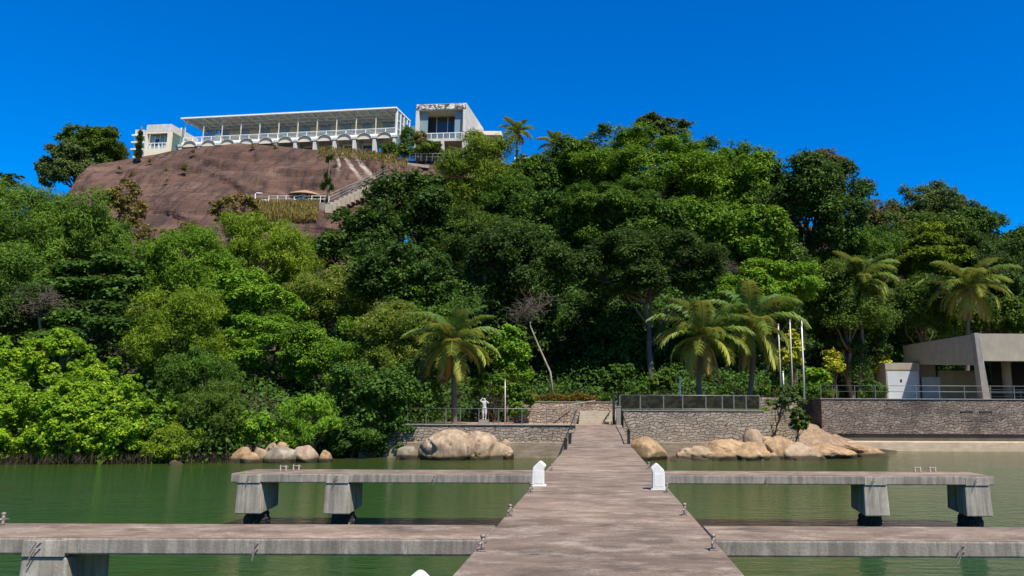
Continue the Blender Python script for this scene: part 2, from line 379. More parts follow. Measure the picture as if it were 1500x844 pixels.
# water
def watermat():
    t = NT('green_water'); sp = t.n('ShaderNodeSeparateXYZ'); t.l(t.world(), sp.inputs[0])
    f = t.noise(t.world((.12, .12, .12)), 1, 4, .6)
    col = t.ramp(f, [(.3, (.019, .046, .005)), (.7, (.025, .059, .007))])
    yy = t.math('ADD', sp.outputs[1], t.math('MULTIPLY', f, 5))
    col = t.mix(t.ramp(t.math('MULTIPLY', yy, .01), [(.42, 0), (.55, 1)]), col, (.046, .047, .013))
    n1 = t.noise(t.world((1.0, 2.6, 1)), 1.3, 3, .55, .4); n2 = t.noise(t.world((1.1, 2.4, 1)), 6.5, 3, .6); n3 = t.noise(t.world((.25, .5, 1)), .6, 2, .5)
    h = t.math('ADD', t.math('ADD', t.math('MULTIPLY', n1, .6), t.math('MULTIPLY', n2, .16)), t.math('MULTIPLY', n3, .6))
    b = t.bsdf(col, .06, t.bump(h, .18), .4); b.inputs['IOR'].default_value = 1.33
    return t.m
mb = MB(); mb.add([(-900, -400, 0), (900, -400, 0), (900, 900, 0), (-900, 900, 0)], [(0, 1, 2, 3)])
tag(obj('water', mb, watermat()), 'calm green bay water', kind='structure')

# bare granite dome that carries the hilltop buildings
RA = [20, 60, 80, 97, 112, 130, 165, 210, 270, 350, 440, 520, 560, 590, 640, 680, 720, 780, 850]
RT = [400, 345, 315, 287, 262, 242, 237, 229, 218, 209.5, 218, 223, 228, 235, 237, 234, 237, 247, 263]
RY = [104, 110, 113, 116, 120, 124, 127, 129, 130, 130, 129, 128, 127, 127, 126, 126, 128, 130, 132]
YB = 84
def rock_top(a): return float(ip(a, RA, RT))
def rock_Y(px, py):
    t = (450 - py) / (450 - rock_top(px)); t = max(0, min(1, t))
    return YB + (float(ip(px, RA, RY)) - YB) * (.72 * t + .28 * t ** 3)
def rock_at(px, py): return P(px, py, rock_Y(px, py))
aa = np.arange(20, 851, 4.0); tt = np.concatenate([np.linspace(0, 1, 80), [1.03, 1.12, 1.3, 1.7]])
M['rock'] = rockmat()
V = []
for t in tt:
    for a in aa:
        yt = rock_top(a); Ye = float(ip(a, RA, RY)); tc = min(t, 1)
        kb = max(0, min(1, (a - 560) / 60)); yb = 450 + (yt + 26 - 450) * kb; ybb = YB + (Ye - 4 - YB) * kb
        py = yb + (yt - yb) * tc
        Yv = ybb + (Ye - ybb) * (.72 * tc + .28 * tc ** 3)
        p = P(a, py, Yv)
        if t > 1:
            k = (t - 1) * 55; p = Vector((p.x * (1 + k / Yv * .9), Yv + k, p.z - .25 * (k > 2)))
        n = mno.fractal(Vector((p.x * .11, p.y * .11, p.z * .16)), .9, 2.1, 5)
        rg = abs(mno.noise(Vector((p.x * .05 + 9, p.z * .22 + p.x * .07, 3.3))))
        e = min(1, (1 - tc) * 10 + .12)
        d = (n * 1.25 - max(0, .12 - rg) * 9.0) * e
        V.append((p.x, p.y - d, p.z + d * .35))
na = len(aa); I = np.arange(len(tt) * na).reshape(len(tt), na)
Q = np.stack([I[:-1, :-1], I[:-1, 1:], I[1:, 1:], I[1:, :-1]], -1).reshape(-1, 4)
tag(link('rock_hill', npmesh('rock_hill', V, Q), M['rock'], smooth=True), 'bare brown granite dome', kind='structure')

# ---------------------------------------------------------------- jetty and finger piers
ZD = 1.39
jet = thing('jetty', 'long concrete walkway running from the foreground to the steps ashore', 'jetty', (0, 10, ZD))
def slab(x0, x1, y0, y1, z0a, z0b, th, m, parent, name='deck_slab', bev=.02):
    mb = MB(); mb.hexa([(x0, y0, z0a - th), (x1, y0, z0a - th), (x1, y1, z0b - th), (x0, y1, z0b - th)], [(x0, y0, z0a), (x1, y0, z0a), (x1, y1, z0b), (x0, y1, z0b)])
    return obj(name, mb, m, parent, bevel=bev)
g = .03; hw = 1.5
ys = [(-6, 10.4), (10.4, 11.65), (11.65, 16.5), (16.5, 20.6), (20.6, 22.05), (22.05, 28.5), (28.5, 34.8)]
for y0, y1 in ys: slab(-hw, hw, y0 + g, y1 - g, ZD, ZD, .22, M['deck'], jet)
def ramp_z(y): return ZD + .72 * max(0, min(1, (y - 34.8) / 16.2))
for y0, y1 in ((34.8, 40), (40, 45.5), (45.5, 51)): slab(-hw + .05, hw - .05, y0 + g, y1 - g, ramp_z(y0), ramp_z(y1), .22, M['deck'], jet)
for y in (3.2, 16.6, 29, 37, 44):
    mb = MB(); zt = ramp_z(y) - .23; mb.box(-1.2, 1.2, y - .35, y + .35, .38, zt); obj('pile_cap', mb, M['cap'], jet, bevel=.03)
    for sx in (-.8, .8):
        mb = MB(); mb.cyl(sx, y, -2, .4, .27, n=18); obj('pile', mb, M['barnacle'], jet, True)

def XF(px, Y): return P(px, 700 if Y > 15 else 800, Y).x
def hook(x, y, z, par, s=1):
    mb = MB()
    for dz in (0, -.075):
        mb.tube([(x, y, z + dz), (x - .05 * s, y - .05, z + dz + .01), (x - .12 * s, y - .06, z + dz - .13)], .009, 5)
    obj('hook', mb, M['rust'], par)
def finger(name, label, x0, x1, y0, y1, caps, hooks, loc):
    t = thing(name, label, 'finger pier', loc)
    slab(x0, x1, y0, y1, ZD, ZD, .21 if y0 < 15 else .23, M['side'], t, bev=.025)
    mb = MB(); mb.box(x0 + .012, x1 - .012, y0 + .012, y1 - .012, ZD - .02, ZD + .004); obj('deck_top', mb, M['deck'], t)
    for cx, cw, s in caps:
        d0, d1 = y0 + .015, y1 - .35; zt, zb = ZD - .243, ZD - 1.03
        mb = MB(); e = .03 * cw
        mb.hexa([(cx - cw / 2 - e * (s > 0), d0, zb), (cx + cw / 2 + e, d0, zb), (cx + cw / 2 + e, d1, zb + .1), (cx - cw / 2 - e, d1, zb + .1)],
                [(cx - cw / 2, d0, zt), (cx + cw / 2 - .03, d0, zt), (cx + cw / 2, d1, zt), (cx - cw / 2, d1, zt)])
        obj('pile_cap', mb, M['cap'], t, bevel=.03)
        mb = MB(); mb.box(cx - cw / 2 + .02, cx + cw / 2 - .05, y0 - .01, y0 + .1, ZD - .238, ZD - .03); obj('corbel', mb, M['cap'], t, bevel=.006)
        mb = MB(); n = 20; pts = [(cx + .04 * s, y0 + .5, z) for z in (-2, 0, .12, .22, .3, .42)]
        mb.tube(pts, [.27, .3, .33, .31, .28, .27], n)
        po = obj('pile', mb, M['barnacle'], t, True)
        sub = po.modifiers.new('sub', 'SUBSURF'); sub.levels = sub.render_levels = 3
        tx = bpy.data.textures.get('barn') or bpy.data.textures.new('barn', 'CLOUDS'); tx.noise_scale = .09
        dm = po.modifiers.new('dis', 'DISPLACE'); dm.texture = tx; dm.strength = .1; dm.texture_coords = 'GLOBAL'
    for px, k in hooks:
        hook(XF(px, y0), y0, ZD - .06, t, k)
    return t
LN = (38 + 105) / 2
finger('finger_pier', 'near left finger pier, wide concrete beam with one pile cap at lower left', -14, -hw - .01, 10.4, 11.65, [(XF(66, 10.4), .62, 1)], [(62, 1), (378, .35)], (-8, 10.5, 0))
finger('finger_pier', 'near right finger pier, wide concrete beam running out of frame without visible piles', hw + .01, 14, 10.4, 11.65, [(9.5, .62, -1)], [(1412, 1)], (8, 10.5, 0))
finger('finger_pier', 'far left finger pier with two barnacled piles, boulder behind it', XF(338, 20.6), -hw - .01, 20.6, 22.05, [(XF(366, 20.6), .66, 1), (XF(495, 20.6), .66, 1)], [(366, .5), (495, .8), (636, .2)], (-6, 21, 0))
finger('finger_pier', 'far right finger pier with two barnacled piles, tan rocks behind it', hw + .01, XF(1456, 20.6), 20.6, 22.05, [(XF(1283, 20.6), .64, -1), (XF(1432, 20.6), .68, -1)], [(1281, .8), (1431, .8), (1123, .2)], (6, 21, 0))

# single-post mooring cleats on the jetty edges
cl = thing('mooring_cleat', 'x', 'mooring cleat', (0, 0, 0), group='single-post mooring cleats on the jetty edges')
mb = MB(); mb.box(-.05, .05, -.06, .06, 0, .015); obj('base_plate', mb, M['rust'], cl, bevel=.004)
mb = MB(); mb.tube([(0, 0, .01), (0, 0, .05), (0, 0, .11), (0, 0, .15)], [.034, .022, .02, .026], 10); mb.tube([(0, 0, .145), (0, 0, .165), (0, 0, .185), (0, 0, .195)], [.02, .034, .03, .012], 10); obj('post', mb, M['rust'], cl, True)
mb = MB(); mb.tube([(-.03, -.075, .085), (-.01, 0, .10), (.03, .075, .085)], [.012, .02, .012], 8); obj('horn', mb, M['rust'], cl, True)
spots = [(1045, 806, 'rusty mooring cleat beside the right near finger pier'), (1003, 755, 'rusty cleat on the right jetty edge, ahead of the right white pedestal'),
         (977, 722, 'rusty cleat just behind the foot of the right white pedestal'), (952, 687, 'small cleat at the jetty edge beside the far right finger pier'),
         (707, 807, 'rusty mooring cleat beside the left near finger pier'), (747, 757, 'rusty cleat on the left jetty edge, ahead of the left white pedestal'),
         (778, 722, 'rusty cleat just before the foot of the left white pedestal'), (808, 690, 'small cleat at the jetty edge beside the far left finger pier'),
         (3.5, 771, 'rusty cleat standing on the near left finger pier at the photo edge')]
for i, (px, py, lb) in enumerate(spots):
    p = G(px, py, ZD)
    if px > 100: p.x = math.copysign(min(abs(p.x), hw - .07), p.x)
    if i == 0: cl.location = p; cl['label'] = lb
    else: dup(cl, p, lb)
# twin-post bars at the ends of the far fingers
tc = thing('twin_cleat', 'x', 'mooring cleat', (0, 0, 0), group='twin-post mooring cleats on the far finger piers')
for sx in (-.075, .075):
    mb = MB(); mb.tube([(sx, 0, 0), (sx, 0, .01), (sx, 0, .03), (sx, 0, .15)], [.045, .045, .02, .018], 8); obj('post', mb, M['rust'], tc, True)
mb = MB(); mb.tube([(-.14, 0, .10), (0, 0, .115), (.14, 0, .10)], [.014, .02, .014], 8); obj('bar', mb, M['rust'], tc, True)
for i, (px, py, lb) in enumerate([(414, 690, 'twin-post cleat on the far left finger, left one of the pair'), (433, 689, 'twin-post cleat on the far left finger, right one of the pair'),
                                  (1345, 680, 'twin-post cleat on the far right finger, left one of the pair'), (1367, 682, 'twin-post cleat on the far right finger, right one of the pair')]):
    p = G(px, py, ZD); p.y = min(max(p.y, 20.75), 21.9); p.x = XF(px, p.y); p.z += .004
    if i == 0: tc.location = p; tc['label'] = lb
    else: dup(tc, p, lb)

# white service pedestals
def pedestal(px, py, s, lb, loc=None):
    p = loc or G(px, py, ZD)
    t = thing('service_pedestal', lb, 'service pedestal', p, group='white service pedestals on the jetty')
    pr = [(-.125, .025), (.145, .025), (.135, .36), (.115, .42), (-.015, .545), (-.05, .545), (-.155, .455), (-.155, .43), (-.12, .36)]
    pr = [(x * s, z) for x, z in pr]
    mb = MB(); mb.prism([(p.x + x, p.y - .14, p.z + z) for x, z in pr], (0, .28, 0)); obj('housing', mb, M['white'], t, bevel=.018)
    mb = MB(); mb.box(p.x - .16, p.x + .17, p.y - .17, p.y + .17, p.z, p.z + .026); obj('base_flange', mb, M['white'], t, bevel=.006)
    mb = MB(); mb.box(p.x - .085, p.x + .10, p.y - .146, p.y - .139, p.z + .07, p.z + .34); obj('door', mb, M['white'], t, bevel=.003)
    return t
pedestal(789, 712, -1, 'white service pedestal on the left jetty edge beside the far left finger')
pedestal(964, 717, 1, 'white service pedestal on the right jetty edge beside the far right finger')
pn = G(603, 842, ZD + .535); pn.z = ZD
pedestal(0, 0, -1, 'white pedestal whose rounded top just peeps over the bottom photo edge', pn)

# handrails at the ramp
def edge_rail(name, lb, pts, posts, h=.0):
    t = thing(name, lb, 'handrail', pts[0])
    mb = MB(); mb.tube(pts, .03, 8); obj('rail', mb, M['dark_metal'], t, True)
    for (x, y) in posts:
        z = ramp_z(y); top = float(np.interp(y, [q[1] for q in pts], [q[2] for q in pts]))
        mb = MB(); mb.box(x - .07, x + .07, y - .07, y + .07, z, max(top, z + .5)); obj('post', mb, M['dark_metal'], t, bevel=.01)
edge_rail('handrail', 'dark sloping handrail on the left side of the ramp', [(-hw - .03, 28.5, ZD - .1), (-hw - .03, 33, ZD + .25), (-hw, 42, ZD + 1.0), (-hw, 50, ramp_z(50) + 1.0)], [(-hw + .05, 33.5), (-hw + .1, 37)])
edge_rail('handrail', 'dark sloping handrail on the right side of the ramp', [(hw - .1, 36.6, ZD + .75), (hw - .1, 42, ZD + 1.0), (hw - .1, 50, ramp_z(50) + 1.0)], [(hw - .12, 37), ])

# ---------------------------------------------------------------- shore terraces, walls, steps
def flat(name, poly, z0, z1, m, kind='structure'):
    mb = MB(); mb.prism([(x, y, z0) for x, y in poly], (0, 0, z1 - z0)); return tag(obj(name, mb, m), kind=kind)
def X_(px, Y, py=592): return P(px, py, Y).x
flat('terrace_ground', [(-15.5, 51.3), (1.34, 51.3), (1.34, 56.5), (-3.6, 56.5), (-3.6, 58), (-9, 62), (-15.5, 62)], -1, 2.09, M['terracotta'])
flat('upper_path', [(-6.2, 57.1), (1.34, 57.1), (1.34, 60), (-6.2, 60)], 0, 3.0, M['terracotta'])
flat('right_terrace_ground', [(1.35, 52.4), (11.0, 52.4), (11.0, 55.9), (14.2, 55.9), (17.5, 69.8), (17.5, 80), (1.35, 66)], 0, 3.02, M['lawn'])
flat('pavilion_ground', [(17.71, 62.4), (60, 62.4), (70, 96), (20, 90), (17.71, 69)], 0, 4.02, M['paving'])
# left wall
t = thing('stone_wall', 'pale stone retaining wall behind the big boulder, left of the ramp', 'retaining wall', (-8, 51, 0))
mb = MB(); mb.box(-15.5, -1.56, 50.85, 51.3, .98, 2.06); obj('masonry', mb, M['stone'], t)
mb = MB(); mb.box(-15.6, -1.56, 50.7, 51.35, -1.5, .98); obj('footing', mb, M['foot_dark'], t, bevel=.04)
mb = MB(); mb.box(-15.6, -1.56, 50.78, 51.5, 2.06, 2.13); obj('coping', mb, M['concrete'], t, bevel=.015)
t = thing('stone_wall', 'pale stone retaining wall right of the ramp with the smoked glass fence on top', 'retaining wall', (6, 52, 0))
mb = MB(); mb.box(1.6, 11.0, 52, 52.4, 1.0, 3.02); mb.box(11.003, 11.4, 52, 55.49, .3, 3.05); obj('masonry', mb, M['stone'], t)
mb = MB(); mb.box(1.5, 11.0, 51.8, 52.4, -1.5, 1.0); obj('footing', mb, M['foot_dark'], t, bevel=.04)
mb = MB(); mb.box(1.5, 11.0, 51.95, 52.5, 3.02, 3.08); obj('coping', mb, M['concrete'], t, bevel=.015)
mb = MB(); mb.box(11.002, 14.2, 55.5, 55.9, .8, 4.0); o = obj('stone_wall', mb, M['stone']); tag(o, 'short stone wall piece behind the small tree on the rocks', 'retaining wall')
# far right wall
t = thing('stone_wall', 'long dark weathered stone wall below the pavilion at the right edge', 'retaining wall', (30, 62, 0))
mb = MB(); mb.box(17.7, 60, 62, 62.4, 1.3, 4.0); mb.box(17.7, 18.1, 62.4, 70, .5, 4.0); obj('masonry', mb, M['stone_dark'], t)
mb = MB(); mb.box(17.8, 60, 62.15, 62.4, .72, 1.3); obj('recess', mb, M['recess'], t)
mb = MB(); mb.box(17.5, 60, 60.9, 62.4, -1.5, .74, .12); obj('footing', mb, M['foot'], t, bevel=.08)
mb = MB(); mb.box(17.6, 60, 61.93, 62.5, 4.0, 4.07); obj('coping', mb, M['concrete'], t, bevel=.015)
for px in (1415, 1443):
    x = X_(px, 62); mb = MB(); mb.box(x - .5, x + .5, 61.94, 62.05, 3.0, 3.12); obj('lintel', mb, M['dark_in'], t)
    mb = MB(); mb.box(x - .42, x + .42, 61.975, 62.05, 2.3, 2.99); obj('blocked_vent', mb, M['stone_dark'], t)
# planter walls behind the left terrace
t = thing('planter_wall', 'low pale stone planter wall with the clipped hedge on top', 'planter wall', (-2, 60, 0))
mb = MB(); mb.box(-6.4, 1.3, 60, 60.4, 2.5, 3.66); obj('masonry', mb, M['stone'], t)
mb = MB(); mb.box(-6.5, 1.3, 59.95, 61.6, 3.66, 3.72); obj('coping', mb, M['concrete'], t)
mb = MB(); mb.box(-6.2, -1.45, 56.5, 57.1, 2.0, 3.0); tag(obj('path_wall', mb, M['stone']), 'lower stone wall edging the path behind the left railing', 'retaining wall')
t = thing('steps', 'flight of low concrete steps at the top of the ramp', 'steps', (0, 56, 2.1))
for i in range(5):
    mb = MB(); mb.box(-1.44, 1.3, 53.6 + i * .7, 57.1, 2.09 + i * .18, 2.27 + i * .18); obj('step', mb, M['paving'], t, bevel=.012)
# railings
def railing(name, lb, x0, x1, Y, z, h, posts, rails, m, cat='railing', glassm=None, r=.025, y1=None):
    y1 = Y if y1 is None else y1
    t = thing(name, lb, cat, ((x0 + x1) / 2, Y, z))
    yy = lambda x: Y + (y1 - Y) * (x - x0) / (x1 - x0)
    for q in posts:
        mb = MB(); mb.box(q - r, q + r, yy(q) - r, yy(q) + r, z, z + h); obj('post', mb, m, t)
    for k in rails:
        mb = MB(); mb.tube([(x0, Y, z + k), (x1, y1, z + k)], r * .95, 6); obj('rail', mb, m, t, True)
    if glassm:
        for a, b in zip(posts[:-1], posts[1:]):
            mb = MB(); mb.hexa([(a + r + .02, yy(a) - .012, z + .1), (b - r - .02, yy(b) - .012, z + .1), (b - r - .02, yy(b) + .012, z + .1), (a + r + .02, yy(a) + .012, z + .1)],
                               [(a + r + .02, yy(a) - .012, z + h - .06), (b - r - .02, yy(b) - .012, z + h - .06), (b - r - .02, yy(b) + .012, z + h - .06), (a + r + .02, yy(a) + .012, z + h - .06)])
            obj('glass_panel', mb, glassm, t)
    return t
xs = [X_(p, 51.1) for p in (598, 625, 654, 675, 702, 731, 765, 801, 841)]
railing('terrace_railing', 'thin metal railing with clear panels along the left terrace edge', xs[0], xs[-1], 51.1, 2.13, 1.0, xs, (1.0,), M['grey_metal'])
xs = [X_(p, 52.2) for p in (908, 938, 972, 1000, 1034, 1058, 1075, 1093, 1113)]
railing('glass_fence', 'smoked glass fence with steel posts on the pale stone wall', xs[0], xs[-1], 52.2, 3.08, .98, xs, (.98, .07), M['grey_metal'], 'fence', M['glass_smoked'], .035)
xs = [X_(p, 62.2) for p in (1203, 1226, 1253, 1283, 1343, 1377, 1414, 1452, 1487, 1520, 1560, 1600)]
railing('terrace_railing', 'thin two-bar metal railing on top of the dark stone wall', xs[0], xs[-1], 62.2, 4.07, 1.02, xs, (1.02, .55), M['grey_metal'])
t = thing('gate_post', 'square grey gate post at the right side of the steps', 'gate post', (X_(906, 51.6), 51.6, 2.05))
x = X_(906, 51.6); mb = MB(); mb.box(x - .15, x + .15, 51.45, 51.75, 1.9, 3.25); obj('shaft', mb, M['concrete'], t, bevel=.02)
mb = MB(); mb.box(x - .18, x + .18, 51.42, 51.78, 3.25, 3.32); obj('cap', mb, M['concrete'], t, bevel=.01)
t = thing('gate_post', 'tall dark steel post at the left end of the smoked glass fence', 'gate post', (X_(900, 53), 53, 2.1))
x = X_(899, 53); mb = MB(); mb.box(x - .09, x + .09, 52.9, 53.1, 2.0, 4.15); obj('shaft', mb, M['dark_metal'], t)
mb = MB(); mb.box(x - .1, x + .1, 52.89, 53.11, 4.15, 4.19); obj('cap', mb, M['dark_metal'], t)
t = thing('gate_post', 'slim grey post at the left end of the ramp, closing the terrace railing', 'gate post', (X_(842, 51.4), 51.4, 2.1))
x = X_(842, 51.4); mb = MB(); mb.box(x - .08, x + .08, 51.3, 51.5, 2.0, 3.2); obj('shaft', mb, M['concrete'], t)
def slope_rail(lb, a, b, m, n=4, h=.9):
    t = thing('handrail', lb, 'handrail', a); a = Vector(a); b = Vector(b)
    mb = MB(); mb.tube([a, b], .035, 8); obj('rail', mb, m, t, True)
    for i in range(n):
        q = a.lerp(b, (i + .3) / n); mb = MB(); mb.tube([q, q - Vector((0, 0, h))], .02, 6); obj('post', mb, m, t, True)
slope_rail('pale inclined handrail rising right along the path behind the left terrace', P(800, 598, 55.5), P(872, 587, 57), M['bark_pale'], 3, .95)
slope_rail('short dark handrail beside the steps at the top of the ramp', P(884, 617, 53.2), P(894, 602, 56), M['dark_metal'], 3, .7)
slope_rail('short thin dark handrail next to the gate post at the ramp top', P(897, 627, 51), P(895, 618, 52.8), M['dark_metal'], 2, .5)

# poles
def pole(name, lb, cat, px, y0, y1, Y, r0, r1, m, cap=True, group=None, lean=0):
    a = P(px, y0, Y); b = P(px + lean, y1, Y); a.z = min(a.z, a.z)
    t = thing(name, lb, cat, a, group=group)
    mb = MB(); mb.tube([a - Vector((0, 0, .8)), a.lerp(b, .5), b], [r0, (r0 + r1) / 2, r1], 8); obj('shaft', mb, m, t, True)
    if cap:
        mb = MB(); mb.cyl(b.x, b.y, b.z, b.z + .07, r1 * 1.7, r1, 8); obj('finial', mb, m, t, True)
pole('flagpole', 'leftmost of the three tall bare flagpoles on the lawn', 'flagpole', 1144, 570, 476, 62, .07, .05, M['pole_paint'], lean=-4)
pole('flagpole', 'middle one of the three tall bare flagpoles on the lawn', 'flagpole', 1161, 573, 470, 60, .075, .05, M['pole_paint'], lean=-4)
pole('flagpole', 'rightmost and cleanest of the three tall flagpoles on the lawn', 'flagpole', 1178, 573, 468, 60, .075, .05, M['white_paint'], lean=-4)
pole('marker_pole', 'short thin white pole standing between the tall flagpoles', 'pole', 1148, 571, 545, 64, .06, .05, M['white_paint'], lean=-1)
pole('lamp_pole', 'slim pale pole rising behind the left terrace railing beside the statue', 'pole', 740, 621, 558, 51.7, .042, .032, M['pole_paint'])
pole('marker_pole', 'thin white pole behind the smoked glass fence', 'pole', 997, 590, 552, 54, .06, .04, M['white_paint'], lean=-1)

# statue of a figure with both arms raised to its head
def statue():
    p = P(709, 615, 53.5); s = 1.5
    t = thing('statue', 'pale stone statue of a figure with raised arms on the left terrace', 'statue', p)
    J = [(0, 0, .50), (0, -.01, .60), (0, 0, .72), (0, .01, .82), (0, 0, .865), (0, -.015, .93), (0, -.01, .985),
         (-.055, 0, .47), (-.05, -.03, .27), (-.045, .02, .05), (-.045, -.06, .02),
         (.06, 0, .47), (.075, -.01, .27), (.06, .05, .05), (.065, -.03, .02),
         (-.11, 0, .81), (-.2, -.02, .86), (-.06, -.03, .99), (.11, 0, .81), (.2, -.02, .74), (.07, -.07, .86)]
    E_ = [(0, 1), (1, 2), (2, 3), (3, 4), (4, 5), (5, 6), (0, 7), (7, 8), (8, 9), (9, 10), (0, 11), (11, 12), (12, 13), (13, 14), (3, 15), (15, 16), (16, 17), (3, 18), (18, 19), (19, 20)]
    r = [.095, .08, .09, .085, .04, .062, .045, .075, .055, .034, .03, .075, .055, .034, .03, .045, .034, .024, .045, .034, .024]
    me = bpy.data.meshes.new('figure'); me.from_pydata([Vector(j) * s for j in J], E_, []); o = link('figure', me, M['statue'], t)
    sk = o.modifiers.new('skin', 'SKIN'); sk.use_smooth_shade = True
    for i, v in enumerate(me.skin_vertices[0].data if me.skin_vertices else []): v.radius = (r[i] * s, r[i] * s)
    if not me.skin_vertices:
        bpy.context.view_layer.objects.active = o
    sb = o.modifiers.new('sub', 'SUBSURF'); sb.levels = sb.render_levels = 2
    return o, r, s, p, t
so_, rr, ss_, sp_, st_ = statue()
if so_.data.skin_vertices:
    for i, v in enumerate(so_.data.skin_vertices[0].data): v.radius = (rr[i] * ss_, rr[i] * ss_)
    so_.data.skin_vertices[0].data[0].use_root = True
mb = MB(); mb.box(sp_.x - .3, sp_.x + .3, sp_.y - .3, sp_.y + .3, 2.08, sp_.z + .01); obj('plinth', mb, M['concrete'], st_)

# ---------------------------------------------------------------- boulders
def rock_mesh(seed, sub=4, crack=0.0, rough=.22):
    import bmesh
    bm = bmesh.new(); bmesh.ops.create_icosphere(bm, subdivisions=sub, radius=1)
    o = Vector((seed * 7.3, seed * 3.1, seed * 1.7))
    r2 = random.Random(seed); planes = [(Vector((r2.gauss(0, 1), r2.gauss(0, 1), r2.gauss(.2, .8))).normalized(), r2.uniform(.68, .92)) for _ in range(0 if rough < .13 else 11)]
    for v in bm.verts:
        n = v.co.normalized()
        d = 1 + rough * mno.fractal(n * 1.1 + o, 1, 2, 2) + rough * .22 * mno.fractal(n * 4 + o, 1, 2, 3)
        if crack:
            c = abs(mno.noise(Vector((n.x * 2.3 + n.z * .9, n.y * .8, n.z * .7)) + o)); d -= crack * max(0, 1 - c / .055)
        q = n * d
        for pn, pd in planes:
            k = q.dot(pn) - pd
            if k > 0: q = q - pn * k * .8
        q.z = math.copysign(abs(q.z) ** .85, q.z)
        v.co = q
    me = bpy.data.meshes.new('boulder'); bm.to_mesh(me); bm.free(); return me
def boulder(i, box, Y, m, lb, depth=.8, crack=.0, name='boulder', tilt=0, rough=.22, group=None, deep=.35):
    x0, y0, x1, y1 = box
    if i > 15: e = (x1 - x0) * .1; x0 -= e; x1 += e; y0 += (1 if i == 43 else 3)
    c = P((x0 + x1) / 2, y1, Y); top = P((x0 + x1) / 2, y0, Y); w = (x1 - x0) * Y / F / 2
    zb = c.z - deep; h = top.z - zb
    me = rock_mesh(i, 5 if x1 - x0 > 45 else 4, crack, rough)
    co_ = np.empty(len(me.vertices) * 3, np.float32); me.vertices.foreach_get('co', co_); co_ = co_.reshape(-1, 3)
    lo, hi = co_.min(0), co_.max(0); co_ = (co_ - (lo + hi) / 2) / ((hi - lo) / 2)
    co_[:, 2] = np.maximum(co_[:, 2], -.75)
    co_ = co_ * np.array([w, w * depth, h / 1.75]) ; co_[:, 2] += h * .75 / 1.75
    if tilt:
        co_[:, 2] += co_[:, 0] * tilt
    me.vertices.foreach_set('co', co_.ravel()); me.update()
    o = link(name, me, M[m], None, True); o.location = (c.x, Y, zb)
    return tag(o, lb, 'boulder', group)
B = boulder
B(1, (614, 628, 700, 676), 49.2, 'boulder', 'biggest smooth rounded tan boulder at the water left of the ramp', .8, .2, rough=.12)
B(2, (668, 631, 730, 675), 49.6, 'boulder', 'cracked tan boulder leaning on the biggest smooth boulder', .8, .24, rough=.16)
B(3, (700, 647, 752, 674), 49.8, 'boulder', 'low cracked tan boulder at the waterline below the left stone wall', .7, .2)
B(4, (733, 643, 750, 670), 50.2, 'boulder', 'small upright pointed tan rock against the left wall footing', .7, .0)
B(5, (581, 653, 613, 674), 48.8, 'boulder_grey', 'grey angular boulder just left of the biggest smooth boulder', .7, .0, rough=.35)
B(6, (334, 655, 371, 676), 45.6, 'boulder_orange', 'orange tilted rock at the left end of the left rock cluster', .7, .05, tilt=.2)
B(7, (352, 662, 380, 676), 45.0, 'boulder_orange', 'low orange rock in front of the tilted orange rock', .7)
B(8, (368, 655, 391, 675), 45.6, 'boulder', 'upright tan rock between the orange rocks and the big grey rock', .7)
B(9, (386, 648, 409, 668), 46.6, 'boulder', 'tan rock standing behind the large grey rock', .7)
B(10, (404, 647, 422, 662), 47, 'boulder_orange', 'small orange rock topmost behind the large grey rock', .7)
B(11, (386, 654, 434, 677), 45.4, 'boulder_grey', 'large smooth grey rock in the middle of the left rock cluster', .7, .04, rough=.14)
B(12, (431, 652, 467, 674), 45.8, 'boulder', 'round tan boulder right of the large grey rock', .7, .04, rough=.15)
B(13, (465, 659, 486, 675), 46.0, 'boulder_orange', 'square orange rock at the right end of the left rock cluster', .7, rough=.3)
B(14, (246, 674, 268, 682), 43.4, 'boulder', 'flat pale rock alone in the water under the left shrubs', .6)
B(15, (918, 639, 978, 678), 49.5, 'boulder_orange', 'rounded tan boulder touching the right side of the ramp', .8, .06, rough=.18)
RB = [(996, 650, 1048, 677, 50, 'low tan boulder at the left end of the right rock cluster'), (1028, 640, 1092, 674, 50.8, 'broad pale cracked boulder in the right rock cluster'),
 (1066, 650, 1112, 676, 49.9, 'cracked orange boulder in front of the broad pale one'), (1091, 627, 1117, 652, 51.4, 'round boulder standing topmost in the right rock cluster'),
 (1086, 644, 1126, 675, 50.4, 'smooth boulder directly below the topmost round one'), (1110, 635, 1160, 672, 51.2, 'tall orange boulder right of the topmost round one'),
 (1136, 644, 1200, 673, 51, 'fractured orange boulder in the middle of the right shore'), (1180, 648, 1246, 671, 52.2, 'low orange boulder left of the dark hollow by the water'),
 (1222, 648, 1296, 668, 54.5, 'flat sloping tan rock at the right end of the right shore'), (984, 668, 1014, 678, 48.6, 'small flat wet rock awash before the right rock cluster'),
 (1044, 658, 1076, 677, 49.4, 'small rounded rock at the waterline before the broad pale boulder'), (1156, 658, 1186, 673, 50.2, 'small pale rock at the waterline before the fractured boulder'),
 (1116, 660, 1142, 675, 50, 'small wet rock at the waterline below the tall orange boulder'), (1206, 658, 1232, 671, 51.6, 'small tan rock at the waterline before the low orange boulder'),
 (1056, 640, 1082, 660, 51.4, 'small angular rock wedged behind the broad pale cracked boulder'), (1012, 662, 1040, 678, 49.3, 'small low rock at the waterline left of the cracked orange boulder')]
for k, (x0, y0, x1, y1, Y, lb_) in enumerate(RB):
    B(40 + k, (x0, y0, x1, y1), Y, 'boulder_orange' if k % 3 else 'boulder', lb_, .85, .1 if x1 - x0 > 30 else .04, rough=.12 if k == 3 else .34, deep=.5, tilt=-.1 if k == 8 else 0)
